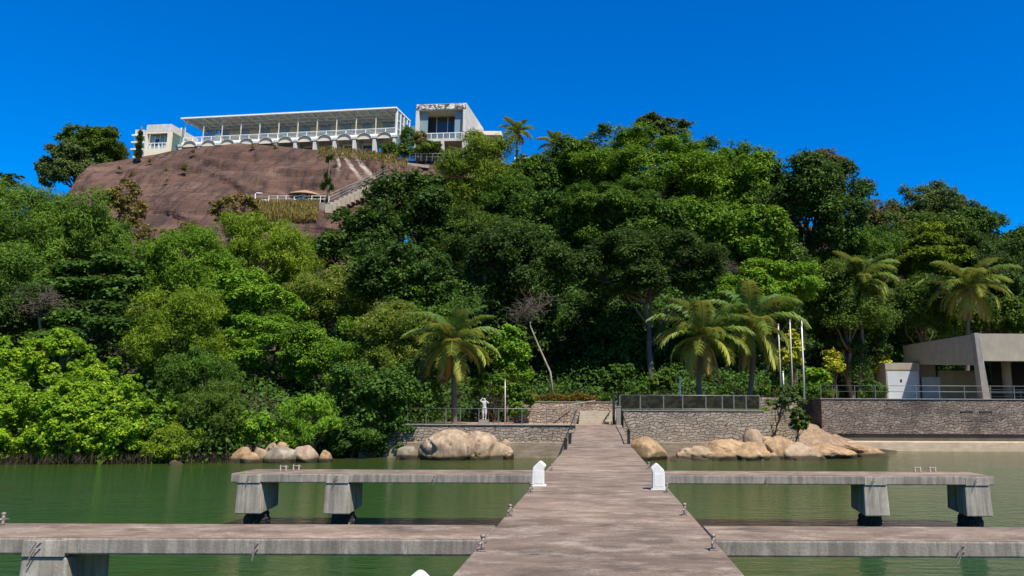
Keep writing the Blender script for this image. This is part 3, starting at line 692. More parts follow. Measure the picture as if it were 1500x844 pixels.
# sloping granite slabs: from the wall corner down to the water, and the low shelf the cluster sits on
def rock_sheet(lb, xs_, top, bot, Ys, dY, m):
    rs = []
    for v in np.linspace(0, 1, 30):
        for u in np.linspace(0, 1, 60):
            px = xs_[0] + (xs_[-1] - xs_[0]) * u; yt_ = np.interp(px, xs_, top); yb_ = np.interp(px, xs_, bot)
            p = P(px, yb_ + (yt_ - yb_) * v, np.interp(px, xs_, Ys) + dY * v); n_ = mno.fractal(Vector((p.x * .5, p.y * .5, 2.2)), 1, 2, 4); n2_ = abs(mno.noise(Vector((p.x * .6 + p.y * .35, p.y * .2, 7))))
            rs.append((p.x, p.y, p.z + .22 * n_ - .3 * max(0, 1 - n2_ / .08) * (v < .97)))
    rs += [(x, y + 4, z - .3) for x, y, z in rs[-60:]]
    I = np.arange(31 * 60).reshape(31, 60); Q = np.stack([I[:-1, :-1], I[:-1, 1:], I[1:, 1:], I[1:, :-1]], -1).reshape(-1, 4)
    tag(link('rock_slab', npmesh('rock_slab', rs, Q), M[m], None, True), lb, 'rock slab')
rock_sheet('wide sloping brown granite slab below the corner of the dark stone wall', [1112, 1130, 1170, 1200, 1250, 1290, 1325], [640, 622, 616, 624, 641, 653, 661], [668, 669, 671, 672, 671, 669, 668], [51.5, 52, 52.8, 53.5, 54.5, 55.4, 56.2], 9, 'boulder_slab')
rock_sheet('low tan rock shelf under the boulders left of the sloping granite slab', [978, 1000, 1040, 1080, 1120, 1150], [672, 660, 652, 650, 648, 650], [678, 679, 679, 678, 677, 676], [49, 49, 49, 49, 49.4, 50], 2.4, 'boulder_orange')
def branch(lb, pts, r=.05):
    t = MB(); t.tube(pts, [r, r * .8, r * .5], 7); o = obj('fallen_branch', t, M['driftwood'], None, True); return tag(o, lb, 'branch')
branch('bleached dead stick lying across the rocks under the small tree', [P(1147, 633, 53.5), P(1156, 627, 53.3), P(1164, 622, 53.3)])
branch('bleached upright dead stub behind the small tree on the rocks', [P(1151, 618, 54), P(1149, 609, 54), P(1146, 604, 54)], .06)

# ---------------------------------------------------------------- pavilion at the right
pv = thing('pavilion', 'grey concrete pavilion with deep roof fascia on the dark stone wall', 'pavilion', (40, 72, 4))
xc = X_(1437, 66); ztop = 9.7
mb = MB(); mb.box(xc, 62, 66, 66.35, 7.35, ztop); obj('front_fascia', mb, M['pavilion'], pv, bevel=.02)
mb = MB(); mb.hexa([(xc - .02, 66.36, 7.0), (xc + .35, 66.36, 7.0), (xc + .35, 82, 8.0), (xc - .02, 82, 8.0)], [(xc - .02, 66.36, ztop), (xc + .35, 66.36, ztop), (xc + .35, 82, ztop + .3), (xc - .02, 82, ztop + .3)]); obj('side_fascia', mb, M['pavilion'], pv)
mb = MB(); mb.hexa([(xc + .36, 66.36, 7.9), (62, 66.36, 7.9), (62, 82, 8.4), (xc + .36, 82, 8.4)], [(xc + .36, 66.36, 8.2), (62, 66.36, 8.2), (62, 82, 8.7), (xc + .36, 82, 8.7)]); obj('roof_slab', mb, M['pavilion'], pv)
mb = MB(); mb.hexa([(xc + .1, 65.75, 4), (xc + .75, 65.75, 4), (xc + .75, 66.7, 4), (xc + .1, 66.7, 4)], [(xc - .3, 65.7, ztop + .03), (xc + .12, 65.7, ztop + .03), (xc + .12, 66.4, ztop + .03), (xc - .3, 66.4, ztop + .03)]); obj('tapered_pillar', mb, M['concrete'], pv, bevel=.03)
mb = MB(); mb.box(xc - .05, xc + 2.2, 79.5, 82, 4, 8.05); obj('rear_wall', mb, M['pavilion'], pv)
mb = MB(); mb.box(xc + 2.3, xc + 6.6, 79.0, 79.4, 4, 7.2); obj('rear_screen', mb, M['pavilion'], pv)
d = MB(); x = X_(1366, 78.9); d.box(x - .95, x + .95, 78.92, 78.99, 4.05, 6.55); obj('door', d, M['grey_door'], pv)
mb = MB(); mb.box(xc + 9, 62, 81.5, 81.9, 4, 8.2); obj('back_wall', mb, M['dark_in'], pv)  # wall coloured dark to stand in for the shade under the roof
mb = MB(); mb.box(xc + 2.6, 62, 70, 70.1, 5.0, 5.06); mb.box(xc + 2.6, 62, 70, 70.1, 4.7, 4.75); mb.box(xc + 2.6, 62, 70, 70.1, 4.4, 4.45)
for k in range(8): mb.box(xc + 2.6 + k * 3, xc + 2.68 + k * 3, 70, 70.1, 4, 5.06)
obj('inner_railing', mb, M['grey_metal'], pv)
mb = MB(); mb.cyl(X_(1478, 72), 72, 4, 8, .4, .4, 20); obj('inner_column', mb, M['pavilion'], pv, True)
for px, dx in ((1363, -.1), (1433, -.1)):
    q = P(px, 497, 74); mb = MB(); mb.tube([q, q + Vector((.35, 0, .8))], .03, 5); obj('roof_rod', mb, M['grey_metal'], pv)
bt = thing('service_booth', 'small white service booth with a pale door beside the pavilion', 'booth', (X_(1316, 79), 79, 4))
x0, x1 = X_(1300, 78), xc - .12
mb = MB(); mb.box(x0, x1, 78, 81.5, 4, 7.2); obj('wall', mb, M['pavilion'], bt)
mb = MB(); mb.box(x0 - .05, x1 + .05, 77.95, 81.5, 7.2, 7.9); obj('roof', mb, M['pavilion'], bt, bevel=.02)
mb = MB(); mb.box(x0 + .12, x1 - .12, 77.96, 78.02, 4.05, 7.05); do = obj('door', mb, M['grey_door'], bt)
mb = MB(); mb.box(x0 + 1.38, x0 + 1.58, 77.945, 77.962, 5.95, 6.25); obj('sign_plate', mb, M['dark_metal'], do)
# ---------------------------------------------------------------- hilltop buildings
def frame(name, label, cat, pa, Ya, pb, Yb, z, py=195):
    a = Vector((X_(pa, Ya, py), Ya, z)); b = Vector((X_(pb, Yb, py), Yb, z)); d = b - a
    t = thing(name, label, cat, a, math.atan2(d.y, d.x)); t.rotation_euler[2] = math.atan2(d.y, d.x); LOC[t] = Vector((0, 0, 0))
    return t, d.length
# long glazed hall
hl, L = frame('glazed_hall', 'long white glazed hall with flat canopy and arched bays on the granite dome', 'hall', 269, 135.5, 580, 130, P(580, 187, 130).z - 1.0)
mb = MB(); mb.box(-.5, L + .1, -.5, -.2, 4.42, 4.7); mb.box(L - .18, L + .1, -.198, 6.2, 4.42, 4.7); mb.box(-.5, -.22, -.198, 6.2, 4.42, 4.7); obj('fascia', mb, M['white_paint'], hl, bevel=.03)
mb = MB(); mb.box(-.21, L - .19, -.19, 6.2, 4.47, 4.62); obj('roof', mb, M['canopy'], hl)
mb = MB()
for i in range(24): x = .6 + i * (L - 1) / 23; mb.box(x - .09, x + .09, -.3, 6.1, 4.2, 4.44)
for y in (1.6, 3.2, 4.8): mb.box(-.4, L, y - .08, y + .08, 4.24, 4.445)
obj('canopy_beams', mb, M['soffit'], hl)
cols = np.linspace(.15, L - .2, 12)
for x in cols:
    mb = MB(); mb.box(x - .07, x + .07, .1, .24, 0, 4.44); obj('column', mb, M['facade'], hl)
n = 18
for i in range(n):
    a, b = 3.2 + i * (L - 4.2) / n, 3.2 + (i + 1) * (L - 4.2) / n
    mb = MB(); mb.box(a + .03, b - .03, 5.7, 5.8, 0, 4.3); obj('wall_panel' if i % 2 else 'window', mb, M['beige'] if i % 2 else M['glass_blue'], hl)
mb = MB(); mb.box(0, 2.9, 5.6, 5.7, 0, 4.3); obj('window', mb, M['glass_green'], hl)
mb = MB(); mb.box(2.6, 4.6, 4.6, 5.4, 1.6, 3.4, .3); obj('counter_screen', mb, M['white_paint'], hl)
mb = MB(); mb.box(-.2, L, -.1, 6.2, -.4, 0); obj('floor_slab', mb, M['white_paint'], hl)
bal = MB()
for z in (1.0,): bal.box(-.05, L, .0, .07, z - .06, z + .03)
for z in (.25, .5, .75): bal.box(-.05, L, .02, .05, z - .02, z + .02)
for x in np.linspace(0, L - .1, 23): bal.box(x - .05, x + .05, 0, .08, 0, 1)
obj('balustrade', bal, M['white_paint'], hl)
# right glazed end
mb = MB()
for y in (.3, 1.8, 3.3, 4.8, 6): mb.box(L - .1, L + .08, y - .07, y + .07, -2, 4.3)
for z in (1.0, 2.6): mb.box(L - .06, L + .04, .3, 6, z - .05, z + .05)
obj('end_frame', mb, M['white_paint'], hl)
mb = MB(); mb.box(L - .05, L - .02, .3, 6, 0, 4.2); obj('end_window', mb, M['glass_clear'], hl)
mb = MB(); mb.box(L + .3, L + 2.4, 6.2, 6.3, -1.5, 3.6); obj('side_screen', mb, M['glass_green'], hl)
mb = MB(); mb.box(L - .3, L + 2.8, -.5, -.44, -3.2, -.6); obj('lower_screen', mb, M['glass_green'], hl)
# arched bays
nb = 11; pitch = L / nb
for i in range(nb):
    xa = i * pitch + .45; xb = (i + 1) * pitch - .45; xm = (xa + xb) / 2; ra = (xb - xa) / 2
    pts = [(xm + ra * math.cos(k * math.pi / 14), -1.05 + 1.12 * math.sin(k * math.pi / 14)) for k in range(15)]
    rim = MB(); pin = [(xm + (x - xm) * .95, -1.05 + (z + 1.05) * .92) for x, z in pts]
    for k in range(14):
        (x0, z0), (x1, z1), (u0, w0), (u1, w1) = pts[k], pts[k + 1], pin[k], pin[k + 1]
        rim.hexa([(u0, -.7, w0), (x0, -.7, z0), (x0, 1.6, z0), (u0, 1.6, w0)], [(u1, -.7, w1), (x1, -.7, z1), (x1, 1.6, z1), (u1, 1.6, w1)])
    obj('arch', rim, M['facade'], hl, True)
    inf = MB(); inf.prism([(x, -.5, z) for x, z in pin] , (0, .1, 0)); obj('arch_infill', inf, M['arch_fill'], hl)
    bk = MB(); bk.box(xa, xb, 1.55, 1.7, -3.6, -1.0); ob = obj('bay_wall', bk, M['beige'], hl)
    bk = MB(); bk.box(xa + .35, xb - .35, 1.5, 1.56, -3.4, -1.55); obj('bay_window', bk, M['glass_dark'], ob)
for i in range(nb + 1):
    x = i * pitch; mb = MB(); mb.box(x - .3, x + .3, -.55, .9, -4.6, -.95); mb.box(x - .5, x + .5, -.65, 1.0, -.95, -.55); obj('pier', mb, M['facade'], hl)
# right house
ho, W = frame('white_house', 'white two-storey house with mould-stained parapet right of the glazed hall', 'house', 608, 128.4, 682, 127.6, 45.2)
D = 12.5; h = P(645, 152, 128).z - 45.2
mb = MB(); mb.box(0, W, 0, D, h - 1.15, h); obj('parapet', mb, M['facade'], ho, bevel=.03)
mb = MB(); mb.box(.05, W - .05, -.05, .02, h - 1.0, h - .06); obj('stained_band', mb, M['mould'], ho)
for x in (0, W - .55):
    mb = MB(); mb.box(x, x + .55, 0, .8, 0, h - 1.16); obj('corner_column', mb, M['facade'], ho)
mb = MB(); mb.box(.56, W - .56, 0, 3, 4.0, 4.5); obj('balcony_slab', mb, M['facade'], ho)
mb = MB(); mb.box(W * .52, W * .52 + .55, 0, .6, 0, 4.0); obj('middle_column', mb, M['facade'], ho)
mb = MB(); mb.box(.3, W - .3, 3, 3.2, 0, h - 1.2); ob = obj('rear_wall', mb, M['beige'], ho)
for a, b, z0, z1 in ((.9, 6.9, 4.5, h - 1.3), (1.2, 3.8, .3, 2.4), (5.0, 7.6, .3, 2.4)):  # upper dark pane is oversized, its colour standing in for interior shade
    mb = MB(); mb.box(a, b, 2.93, 3.0, z0, z1); wo = obj('window', mb, M['glass_dark'], ho)
    mb = MB(); q = (b - a) / 3
    for k in range(4): mb.box(a + k * q - .04, a + k * q + .04, 2.9, 2.96, z0, z1)
    obj('window_frame', mb, M['white_paint'], wo)
for xa_, xb_ in ((.6, 2.0), (W - 2.2, W - .6)):
    mb = MB(); mb.box(xa_, xb_, .7, .76, 4.5, h - 1.2); obj('sliding_glass', mb, M['glass_blue'], ho)
mb = MB(); mb.box(.58, W - .58, .1, .14, 4.6, 5.4); obj('balcony_glass', mb, M['glass_clear'], ho)
mb = MB(); mb.box(.56, W - .56, .06, .16, 5.42, 5.54)
for x in np.linspace(.7, W - .7, 8): mb.box(x - .05, x + .05, .06, .16, 4.5, 5.42)
obj('balcony_rail', mb, M['white_paint'], ho)
mb = MB(); mb.box(W - .35, W, .81, D, 0, h - 1.16); obj('side_wall', mb, M['facade'], ho)
for k in range(3):
    y = 2.4 + k * 2.6; mb = MB(); mb.box(W - .1, W + .03, y, y + 1.9, 4.7, 7.2); wo = obj('side_window', mb, M['glass_blue'], ho)
    mb = MB(); mb.box(W - .02, W + .06, y - .1, y, 4.6, 7.3); mb.box(W - .02, W + .06, y + 1.9, y + 2.0, 4.6, 7.3); obj('window_frame', mb, M['white_paint'], wo)
mb = MB(); mb.box(0, .35, .81, D, 0, h - 1.16); obj('side_wall', mb, M['facade'], ho)
# annex
an, W2 = frame('annex', 'low cream flat-roofed annex behind the white house beside the palm', 'annex', 700, 136, 733, 136, 45)
h2 = P(715, 192, 136).z - 45
mb = MB(); mb.box(0, W2 - .3, .6, 7, 0, h2 - .8); obj('wall', mb, M['facade'], an)
mb = MB(); mb.box(-.2, W2 + .2, 0, 7.2, h2 - .78, h2); obj('roof', mb, M['cream'], an, bevel=.05)
mb = MB(); mb.box(.5, 2.4, .52, .6, h2 - 3, h2 - 1.3); obj('window', mb, M['glass_dark'], an)
fa, W3 = frame('far_house', 'pale far-off house glimpsed behind the tall hilltop palm', 'house', 757, 142, 785, 142, 44)
h3 = P(770, 231, 142).z - 44
mb = MB(); mb.box(0, W3, 0, 6, 0, h3 - .4); obj('wall', mb, M['facade'], fa)
mb = MB(); mb.box(-.3, W3 + .3, -.3, 6.3, h3 - .38, h3); obj('roof', mb, M['white_paint'], fa)
# left small block
lb, W4 = frame('apartment_block', 'small cream apartment block with balcony at the left end of the glazed hall', 'apartment block', 214, 136, 250, 135.5, 47)
h4 = P(232, 183, 136).z - 47
zb = P(232, 222, 136).z - 47
mb = MB(); mb.box(0, W4, 0, 8, h4 - 1.4, h4); obj('parapet', mb, M['facade'], lb, bevel=.03)
for a, b in ((0, .25), (W4 - .6, W4)):
    mb = MB(); mb.box(a, b, 0, .6, 0, h4 - 1.41); obj('corner_column', mb, M['cream'], lb)
mb = MB(); mb.box(.25, W4 - .6, 0, .5, h4 - 1.75, h4 - 1.41); obj('lintel', mb, M['cream'], lb)
mb = MB(); mb.box(.25, W4 - .6, .0, .5, 0, zb + .5); obj('balcony_wall', mb, M['cream'], lb)
mb = MB(); mb.box(.26, W4 - .61, .9, 1.0, zb + .3, h4 - 1.5); wo = obj('window', mb, M['glass_blue'], lb)
mb = MB()
for k in range(5): x = .3 + k * (W4 - 1) / 4; mb.box(x - .05, x + .05, .84, .9, zb + .5, h4 - 1.76)
obj('window_frame', mb, M['white_paint'], wo)
mb = MB(); mb.box(1.3, 2.3, .86, .93, zb + 1.5, zb + 2.6); obj('pane', mb, M['glass_dark'], wo)
mb = MB(); mb.box(.26, W4 - .6, .05, .13, zb + 1.5, zb + 1.62)
for k in range(6): x = .35 + k * (W4 - 1.1) / 5; mb.box(x - .05, x + .05, .05, .13, zb + .5, zb + 1.5)
obj('balcony_rail', mb, M['white_paint'], lb)
mb = MB(); mb.box(W4 - .2, W4 + .01, .61, 8, 0, h4 - 1.41); obj('side_wall', mb, M['glass_green'], lb)
mb = MB(); mb.box(0, W4 - .21, 7.5, 8, 0, h4 - 1.41); obj('rear_wall', mb, M['facade'], lb)
gl, W5 = frame('glass_link', 'greenish glazed link with white post between cream block and glazed hall', 'glazed link', 253, 139, 268, 138.5, 48)
h5 = P(260, 190, 139).z - 48
mb = MB(); mb.box(0, W5 + .4, 0, .15, 0, h5); obj('window', mb, M['glass_green'], gl)
for x in (1.1, W5 - .4):
    mb = MB(); mb.box(x - .1, x + .1, -.1, .0, 0, h5 + .2); obj('post', mb, M['white_paint'], gl)
mb = MB(); mb.box(.2, W5, -.8, -.12, 0, h5 - 3.9); obj('base_wall', mb, M['white_paint'], gl)
wb, W6 = frame('apartment_tower', 'white stepped apartment building half hidden behind the conifer at far left', 'apartment building', 198, 150, 211, 150, 46)
h6 = P(205, 190, 150).z - 46
mb = MB(); mb.box(0, W6, 0, 8, 0, h6); obj('wall', mb, M['facade'], wb)
for k in range(3):
    z = h6 - 1.2 - k * 1.5
    mb = MB(); mb.box(-.35, W6 + .3, -.5, .1, z - .25, z); obj('balcony', mb, M['white_paint'], wb)
    mb = MB(); mb.box(.3, W6 - .3, -.04, .05, z - .95, z - .35); obj('window', mb, M['glass_dark'], wb)

# ---------------------------------------------------------------- terrace on the rock: stairs, railings, parasol, lamp
pt = rock_at(448, 299)
Zt = pt.z; Yt = pt.y - .6
flat('rock_terrace', [(X_(372, Yt, 299), Yt - .3), (X_(484, Yt, 299), Yt - .3), (X_(484, Yt, 299), Yt + 4), (X_(372, Yt, 299), Yt + 4)], Zt - 3, Zt, M['concrete'])
xs = list(np.linspace(X_(394, Yt, 299), X_(482, Yt, 299), 8))
railing('white_railing', 'white railing on the small terrace below the granite dome', xs[0], xs[-1], Yt - .15, Zt, 1.0, xs, (1.0, .55), M['white_paint'], r=.04)
def stair_rail(lb, a, b, n, m, k=3, sp=.45):
    t = thing('stair_railing', lb, 'railing', a); a = Vector(a); b = Vector(b)
    for j in range(k):
        mb = MB(); o = Vector((0, 0, sp * (j + 1))); mb.tube([a + o, b + o], .05, 5); obj('rail', mb, m, t)
    for i in range(n + 1):
        q = a.lerp(b, i / n); mb = MB(); mb.tube([q - Vector((0, 0, .3)), q + Vector((0, 0, k * sp))], .05, 5); obj('post', mb, m, t)
def rk(px, py, up=.0):
    p = rock_at(px, py); return Vector((p.x, p.y - 1.0, p.z + .15))
stair_rail('white double handrail of the few steps down from the small terrace', P(430, 302, Yt - .5), P(452, 296, Yt + .2), 3, M['white_paint'])
stair_rail('grey bar railing of the stairs climbing right along the rock foot', rk(486, 302), rk(543, 275), 9, M['grey_metal'])
stair_rail('outer grey bar railing of the upper stairs beside the dark tree', rk(500, 300), rk(570, 260), 9, M['grey_metal'])
t = thing('rock_stairs', 'sandy stairs climbing along the foot of the granite dome', 'stairs', rk(520, 290))
mb = MB()
for i in range(14):
    q = rk(484 + i * 6.5, 306 - i * 3.1); mb.box(q.x - .1, q.x + .8, q.y - .8, q.y + 1.5, q.z - 1.2, q.z + .05)
obj('step_flight', mb, M['paving'], t)
t = thing('straw_parasol', 'brown straw parasol on the small terrace below the granite dome', 'parasol', (X_(448, Yt + 1.6, 295), Yt + 1.6, Zt))
xp, yp = X_(448, Yt + 1.6, 295), Yt + 1.6
mb = MB(); mb.cyl(xp, yp, Zt, Zt + 2.2, .1, .08, 8); obj('pole', mb, M['dark_metal'], t)
mb = MB(); mb.tube([(xp, yp, Zt + 1.35), (xp, yp, Zt + 1.75), (xp, yp, Zt + 2.1), (xp, yp, Zt + 2.35)], [2.5, 1.9, .9, .12], 18); obj('canopy', mb, M['straw'], t)
t = thing('street_lamp', 'white lamp post with short arm at the left end of the rock terrace', 'lamp', P(374, 304, Yt + 1))
a = P(374, 304, Yt + 1); b = P(374, 284, Yt + 1)
mb = MB(); mb.tube([a - Vector((0, 0, 1)), b, b + Vector((.15, 0, .12)), b + Vector((.6, 0, .12))], .07, 6); obj('post', mb, M['white_paint'], t)
mb = MB(); mb.box(b.x + .4, b.x + 1.0, b.y - .12, b.y + .12, b.z + .04, b.z + .14); obj('lamp_head', mb, M['white_paint'], t)
mb = MB(); mb.box(X_(372, Yt, 299) , X_(394, Yt, 299), Yt - .5, Yt - .32, Zt + .1, Zt + .4); tag(obj('white_beam', mb, M['white_paint']), 'horizontal white beam at the foot of the rock terrace lamp', 'beam')
# thin wall with dark gap under the white house, and garden wall
mb = MB(); p0 = P(578, 236, 124); p1 = P(628, 242, 123); mb.hexa([p0 - Vector((0, 0, .5)), p1 - Vector((0, 0, .5)), p1 + Vector((0, 3, -.5)), p0 + Vector((0, 3, -.5))], [p0, p1, p1 + Vector((0, 3, 0)), p0 + Vector((0, 3, 0))])
tag(obj('concrete_shelf', mb, M['paving']), 'thin concrete ledge below the white house with dark gap under it', 'ledge')
xs = list(np.linspace(X_(600, 124, 236), X_(658, 124, 236), 8)); z_ = P(630, 236, 124).z
railing('garden_railing', 'thin grey garden railing below the white house', xs[0], xs[-1], 124, z_, 1.3, xs, (1.3, .7), M['grey_metal'], r=.05)
# ---------------------------------------------------------------- vegetation
def unit(v): return v / (np.linalg.norm(v, axis=-1, keepdims=True) + 1e-9)
def leaves_mesh(name, pos, nrm, size, ratio, tint, m, parent, hang=0.0):
    n = len(pos)
    ax = rng.normal(size=(n, 3)); ax[:, 2] -= hang
    ax = unit(ax - nrm * (ax * nrm).sum(1, keepdims=True)); bx = np.cross(nrm, ax)
    size = np.broadcast_to(np.asarray(size), (n,))[:, None] * rng.uniform(.55, 1.45, (n, 1))
    fold = nrm * size * rng.uniform(-.12, .22, (n, 1))
    V = np.stack([pos - ax * size * .5, pos + bx * size * ratio * .5 + fold, pos + ax * size * .5, pos - bx * size * ratio * .5 + fold], 1).reshape(-1, 3)
    off = LOC.get(parent, Vector((0, 0, 0)))
    V = V - np.array(off)
    me = npmesh(name, V, np.arange(4 * n).reshape(-1, 4), np.repeat(np.clip(tint, 0, 1), 4))
    return link(name, me, m, parent)
#        leaf px, ratio, density, lobes, lobe radius, sub lobes, flat, up, hang
ST = {'broad': dict(px=5.6, ra=.55, de=.34, nl=34, lr=.27, ns=12, fl=.7, up=.65, hang=.2),
      'round': dict(px=4.2, ra=.6, de=.5, nl=40, lr=.24, ns=14, fl=.75, up=.5, hang=.2),
      'fine': dict(px=3.4, ra=.5, de=.75, nl=36, lr=.26, ns=14, fl=.7, up=.5, hang=.3),
      'soft': dict(px=5.2, ra=.2, de=.95, nl=40, lr=.27, ns=16, fl=.85, up=.3, hang=1.0),
      'tier': dict(px=4.6, ra=.42, de=.6, nl=46, lr=.24, ns=12, fl=.32, up=.9, hang=.1),
      'layer': dict(px=6.0, ra=.6, de=.34, nl=14, lr=.34, ns=20, fl=.28, up=.9, hang=.2),
      'shrub': dict(px=4.8, ra=.5, de=.5, nl=84, lr=.145, ns=9, fl=.9, up=.45, hang=.0),
      'open': dict(px=4.0, ra=.5, de=.28, nl=40, lr=.2, ns=10, fl=.7, up=.5, hang=.3)}
def solveY(px, pyb, gap=0.0):
    for Y in np.arange(42, 150, .5):
        p = P(px, pyb, Y)
        if H(p.x, Y) >= p.z - gap: return float(Y)
    return 128.0
def limb(mb, a, b, r0, r1, k=5, wob=.12, sag=0):
    a = Vector(a); b = Vector(b); L = (b - a).length; pts = []
    for i in range(k + 1):
        q = a.lerp(b, i / k)
        if 0 < i < k: q += Vector((rnd.uniform(-1, 1), rnd.uniform(-1, 1), rnd.uniform(-.6, .6))) * L * wob * .5
        pts.append(q)
    mb.tube(pts, [r0 + (r1 - r0) * i / k for i in range(k + 1)], 6); return pts
def tree(name, label, cat, box, Y, lf, st, group=None, bark='bark', trunk_to=None, dens=1.0, dep=.85, base=None, parts=('crown', 'trunk')):
    s = dict(ST[st]); x0, y0, x1, y1 = box
    xm, ym = (x0 + x1) / 2, (y0 + y1) / 2
    if Y is None: Y = solveY(xm, y1, .6)
    if name == 'tree' and st not in ('layer', 'open') and 250 < ym < 480 and x1 - x0 > 90 and x0 > 680: gx_, gy_ = (x1 - x0) * .045, (y1 - y0) * .03; x0, x1, y0, y1 = x0 - gx_, x1 + gx_, y0 - gy_, y1 + gy_
    if name == 'shrub': Y = Y + (x1 - x0) * Y / F * .25
    c = P(xm, ym, Y); k = Y / F
    rx, rz = (x1 - x0) * k / 2, (y1 - y0) * k / 2; ry = max(min(rx, rz * 1.6), .6 * rx) * dep
    gz = base.z if base is not None else min(H(c.x, Y), c.z - rz * .8)
    bx, by = (base.x, base.y) if base is not None else (c.x + rx * rnd.uniform(-.15, .15), Y)
    t = thing(name, label, cat, (bx, by, gz), group=group)
    # lobes near the shell of the crown ellipsoid, few below
    area = (x1 - x0) * (y1 - y0); nl = max(7, int(s['nl'] * min(1.4, max(.8, area / 12000))))
    d = unit(rng.normal(size=(nl * 3, 3))); d = d[(d[:, 2] > -.75)][:nl]
    d[:, 1] = np.where(rng.random(len(d)) < .55, -np.abs(d[:, 1]), d[:, 1])
    rr = rng.uniform(.2 if st in ('round', 'fine', 'broad') else .5, .95, (len(d), 1)) ** .8; jit = rng.normal(size=d.shape) * .07
    R3 = np.array([rx, ry, rz]); lc = (d * rr + jit) * R3
    lrad = s['lr'] * (1.3 if nl > 14 else 1.8) * rng.uniform(.65, 1.3, len(d)) * (rx * rz) ** .5 
    lrad = np.minimum(lrad, .62 * rz)
    # keep lobes inside the box
    lim = np.maximum(R3 * 1.12 - lrad[:, None] * np.array([1, 1, s['fl']]), 0.05); lc = np.clip(lc, -lim, lim)
    ltint = rng.normal(0, .16, len(d)) + np.where(rng.random(len(d)) < .14, rng.choice([-.3, .32], len(d)), 0)
    # sub lobes
    ns = s['ns']; sd = unit(rng.normal(size=(len(d), ns, 3)) + np.array([0, 0, .45]) + .5 * d[:, None])
    sc_ = lc[:, None] + sd * lrad[:, None, None] * rng.uniform(.45, .95, (len(d), ns, 1)) * np.array([1, 1, s['fl']])
    srad = np.repeat(lrad[:, None], ns, 1) * rng.uniform(.34, .58, (len(d), ns))
    ex = rng.random(srad.shape) < .12; sc_ = np.where(ex[..., None], lc[:, None] + (sc_ - lc[:, None]) * 1.5, sc_); srad = np.where(ex, srad * .62, srad)
    N = int(area * s['de'] * dens * LEAFQ * 2.1)
    wt = (srad ** 2).ravel(); ix = rng.choice(len(wt), N, p=wt / wt.sum())
    out = unit(sc_.reshape(-1, 3)[ix] * .5 / R3)
    dirn = unit(rng.normal(size=(N, 3)) + .55 * out + np.array([0, 0, .25]))
    pos = sc_.reshape(-1, 3)[ix] + dirn * srad.ravel()[ix, None] * (rng.random((N, 1)) ** .45) * np.array([1, 1, .5 + .5 * s['fl']]) * rng.uniform(.85, 1.3, (N, 1))
    nrm = unit(.55 * dirn + np.array([0, 0, s['up']]) + .36 * rng.normal(size=(N, 3)))
    tint = .42 + np.repeat(ltint, ns)[ix] + rng.normal(0, .16, N)
    if lf == 'flower': tint = np.where(rng.random(N) < .035, .85, np.clip(tint * .6, 0, .55))
    leaves_mesh(parts[0], pos + np.array(c), nrm, s['px'] * k * 1.0, s['ra'], tint, LEAF[lf], t, s['hang'])
    # trunk with limbs that reach the lobes
    mb = MB(); top = Vector(c) + Vector((0, 0, rz * .25)); tr = max(.07, min(.45, .035 * (rx + rz) * 1.0))
    pts = limb(mb, (bx, by, gz - .6), top, tr, tr * .35, 6, .07)
    for i in rng.choice(len(lc), min(len(lc), 12), replace=False):
        a = pts[rnd.choice([2, 3, 4, 5])]; limb(mb, a, Vector(c) + Vector(lc[i]) * rnd.choice([.97, .97, 1.15]), tr * .42, tr * .1, 4, .14)
    obj(parts[1], mb, M[bark], t, True, fixn=False)
    return t
LEAFQ = LEAF_Q
T = lambda lb, box, lf, st, Y=None, **k: tree('tree', lb, 'tree', box, Y, lf, st, **k)
S = lambda lb, box, lf, st, Y=None, **k: tree('shrub', lb, 'shrub', box, Y, lf, st, parts=('foliage', 'stem'), **k)
# skyline and left
T('grey-green tree crowning the left shoulder of the granite dome', (110, 184, 212, 242), 'olive', 'fine', 138, dens=2.2, base=P(165, 240, 138))
T('dense green tree low behind the left shoulder of the granite dome', (84, 196, 176, 262), 'olive', 'fine', 136, dens=2.2, base=P(130, 262, 136))
T('thin grey-green tree hanging over the left silhouette of the granite dome', (64, 212, 146, 290), 'grey', 'fine', 132, dens=2, base=P(110, 290, 132))
for (bx_, lb) in (((-6, 256, 22, 278), 'tiny flat-topped tree against the sky at the left photo edge'), ((8, 255, 34, 276), 'second tiny flat-topped tree against the sky at far left')):
    T(lb, bx_, 'dark', 'tier', 140, dens=.8, base=P((bx_[0] + bx_[2]) / 2, 300, 140))
T('soft dark green bamboo-like tree at the left edge, topmost against the sky', (-60, 276, 105, 400), 'bamboo', 'soft')
T('soft dark green tree below the left shoulder of the granite dome', (55, 282, 172, 396), 'bamboo', 'soft')
T('soft dark tree lower at the left photo edge above the dead shrub', (-60, 360, 90, 470), 'bamboo', 'fine')
T('soft green tree meeting the brown rock at the left, low side', (110, 318, 190, 400), 'bamboo', 'soft')
T('yellowish dry shrubby tree standing on the left part of the granite dome', (150, 262, 218, 352), 'dry', 'open', 91, dens=1.5, bark='bark_dead', base=rock_at(185, 352))
T('thin dry little tree right of the yellowish shrubby tree on the dome', (198, 328, 232, 372), 'dry', 'open', 88, dens=1.2, bark='bark_dead', base=rock_at(214, 376))
T('dry yellow shrub on the dome beside the white rock terrace lamp', (308, 284, 378, 334), 'dry', 'open', 92, dens=1.5, bark='bark_dead', base=rock_at(340, 334))
T('dry low scrub above the bright yellow-green bamboo', (240, 330, 318, 366), 'dry', 'open', 86, dens=1.1, bark='bark_dead')
T('tiered tree with big dark glossy leaves in layers, upper left slope', (92, 355, 232, 440), 'deep', 'layer', 66)
T('second tiered tree with big leaves in layers below the first, above the dead shrub', (70, 400, 205, 490), 'deep', 'layer', 62)
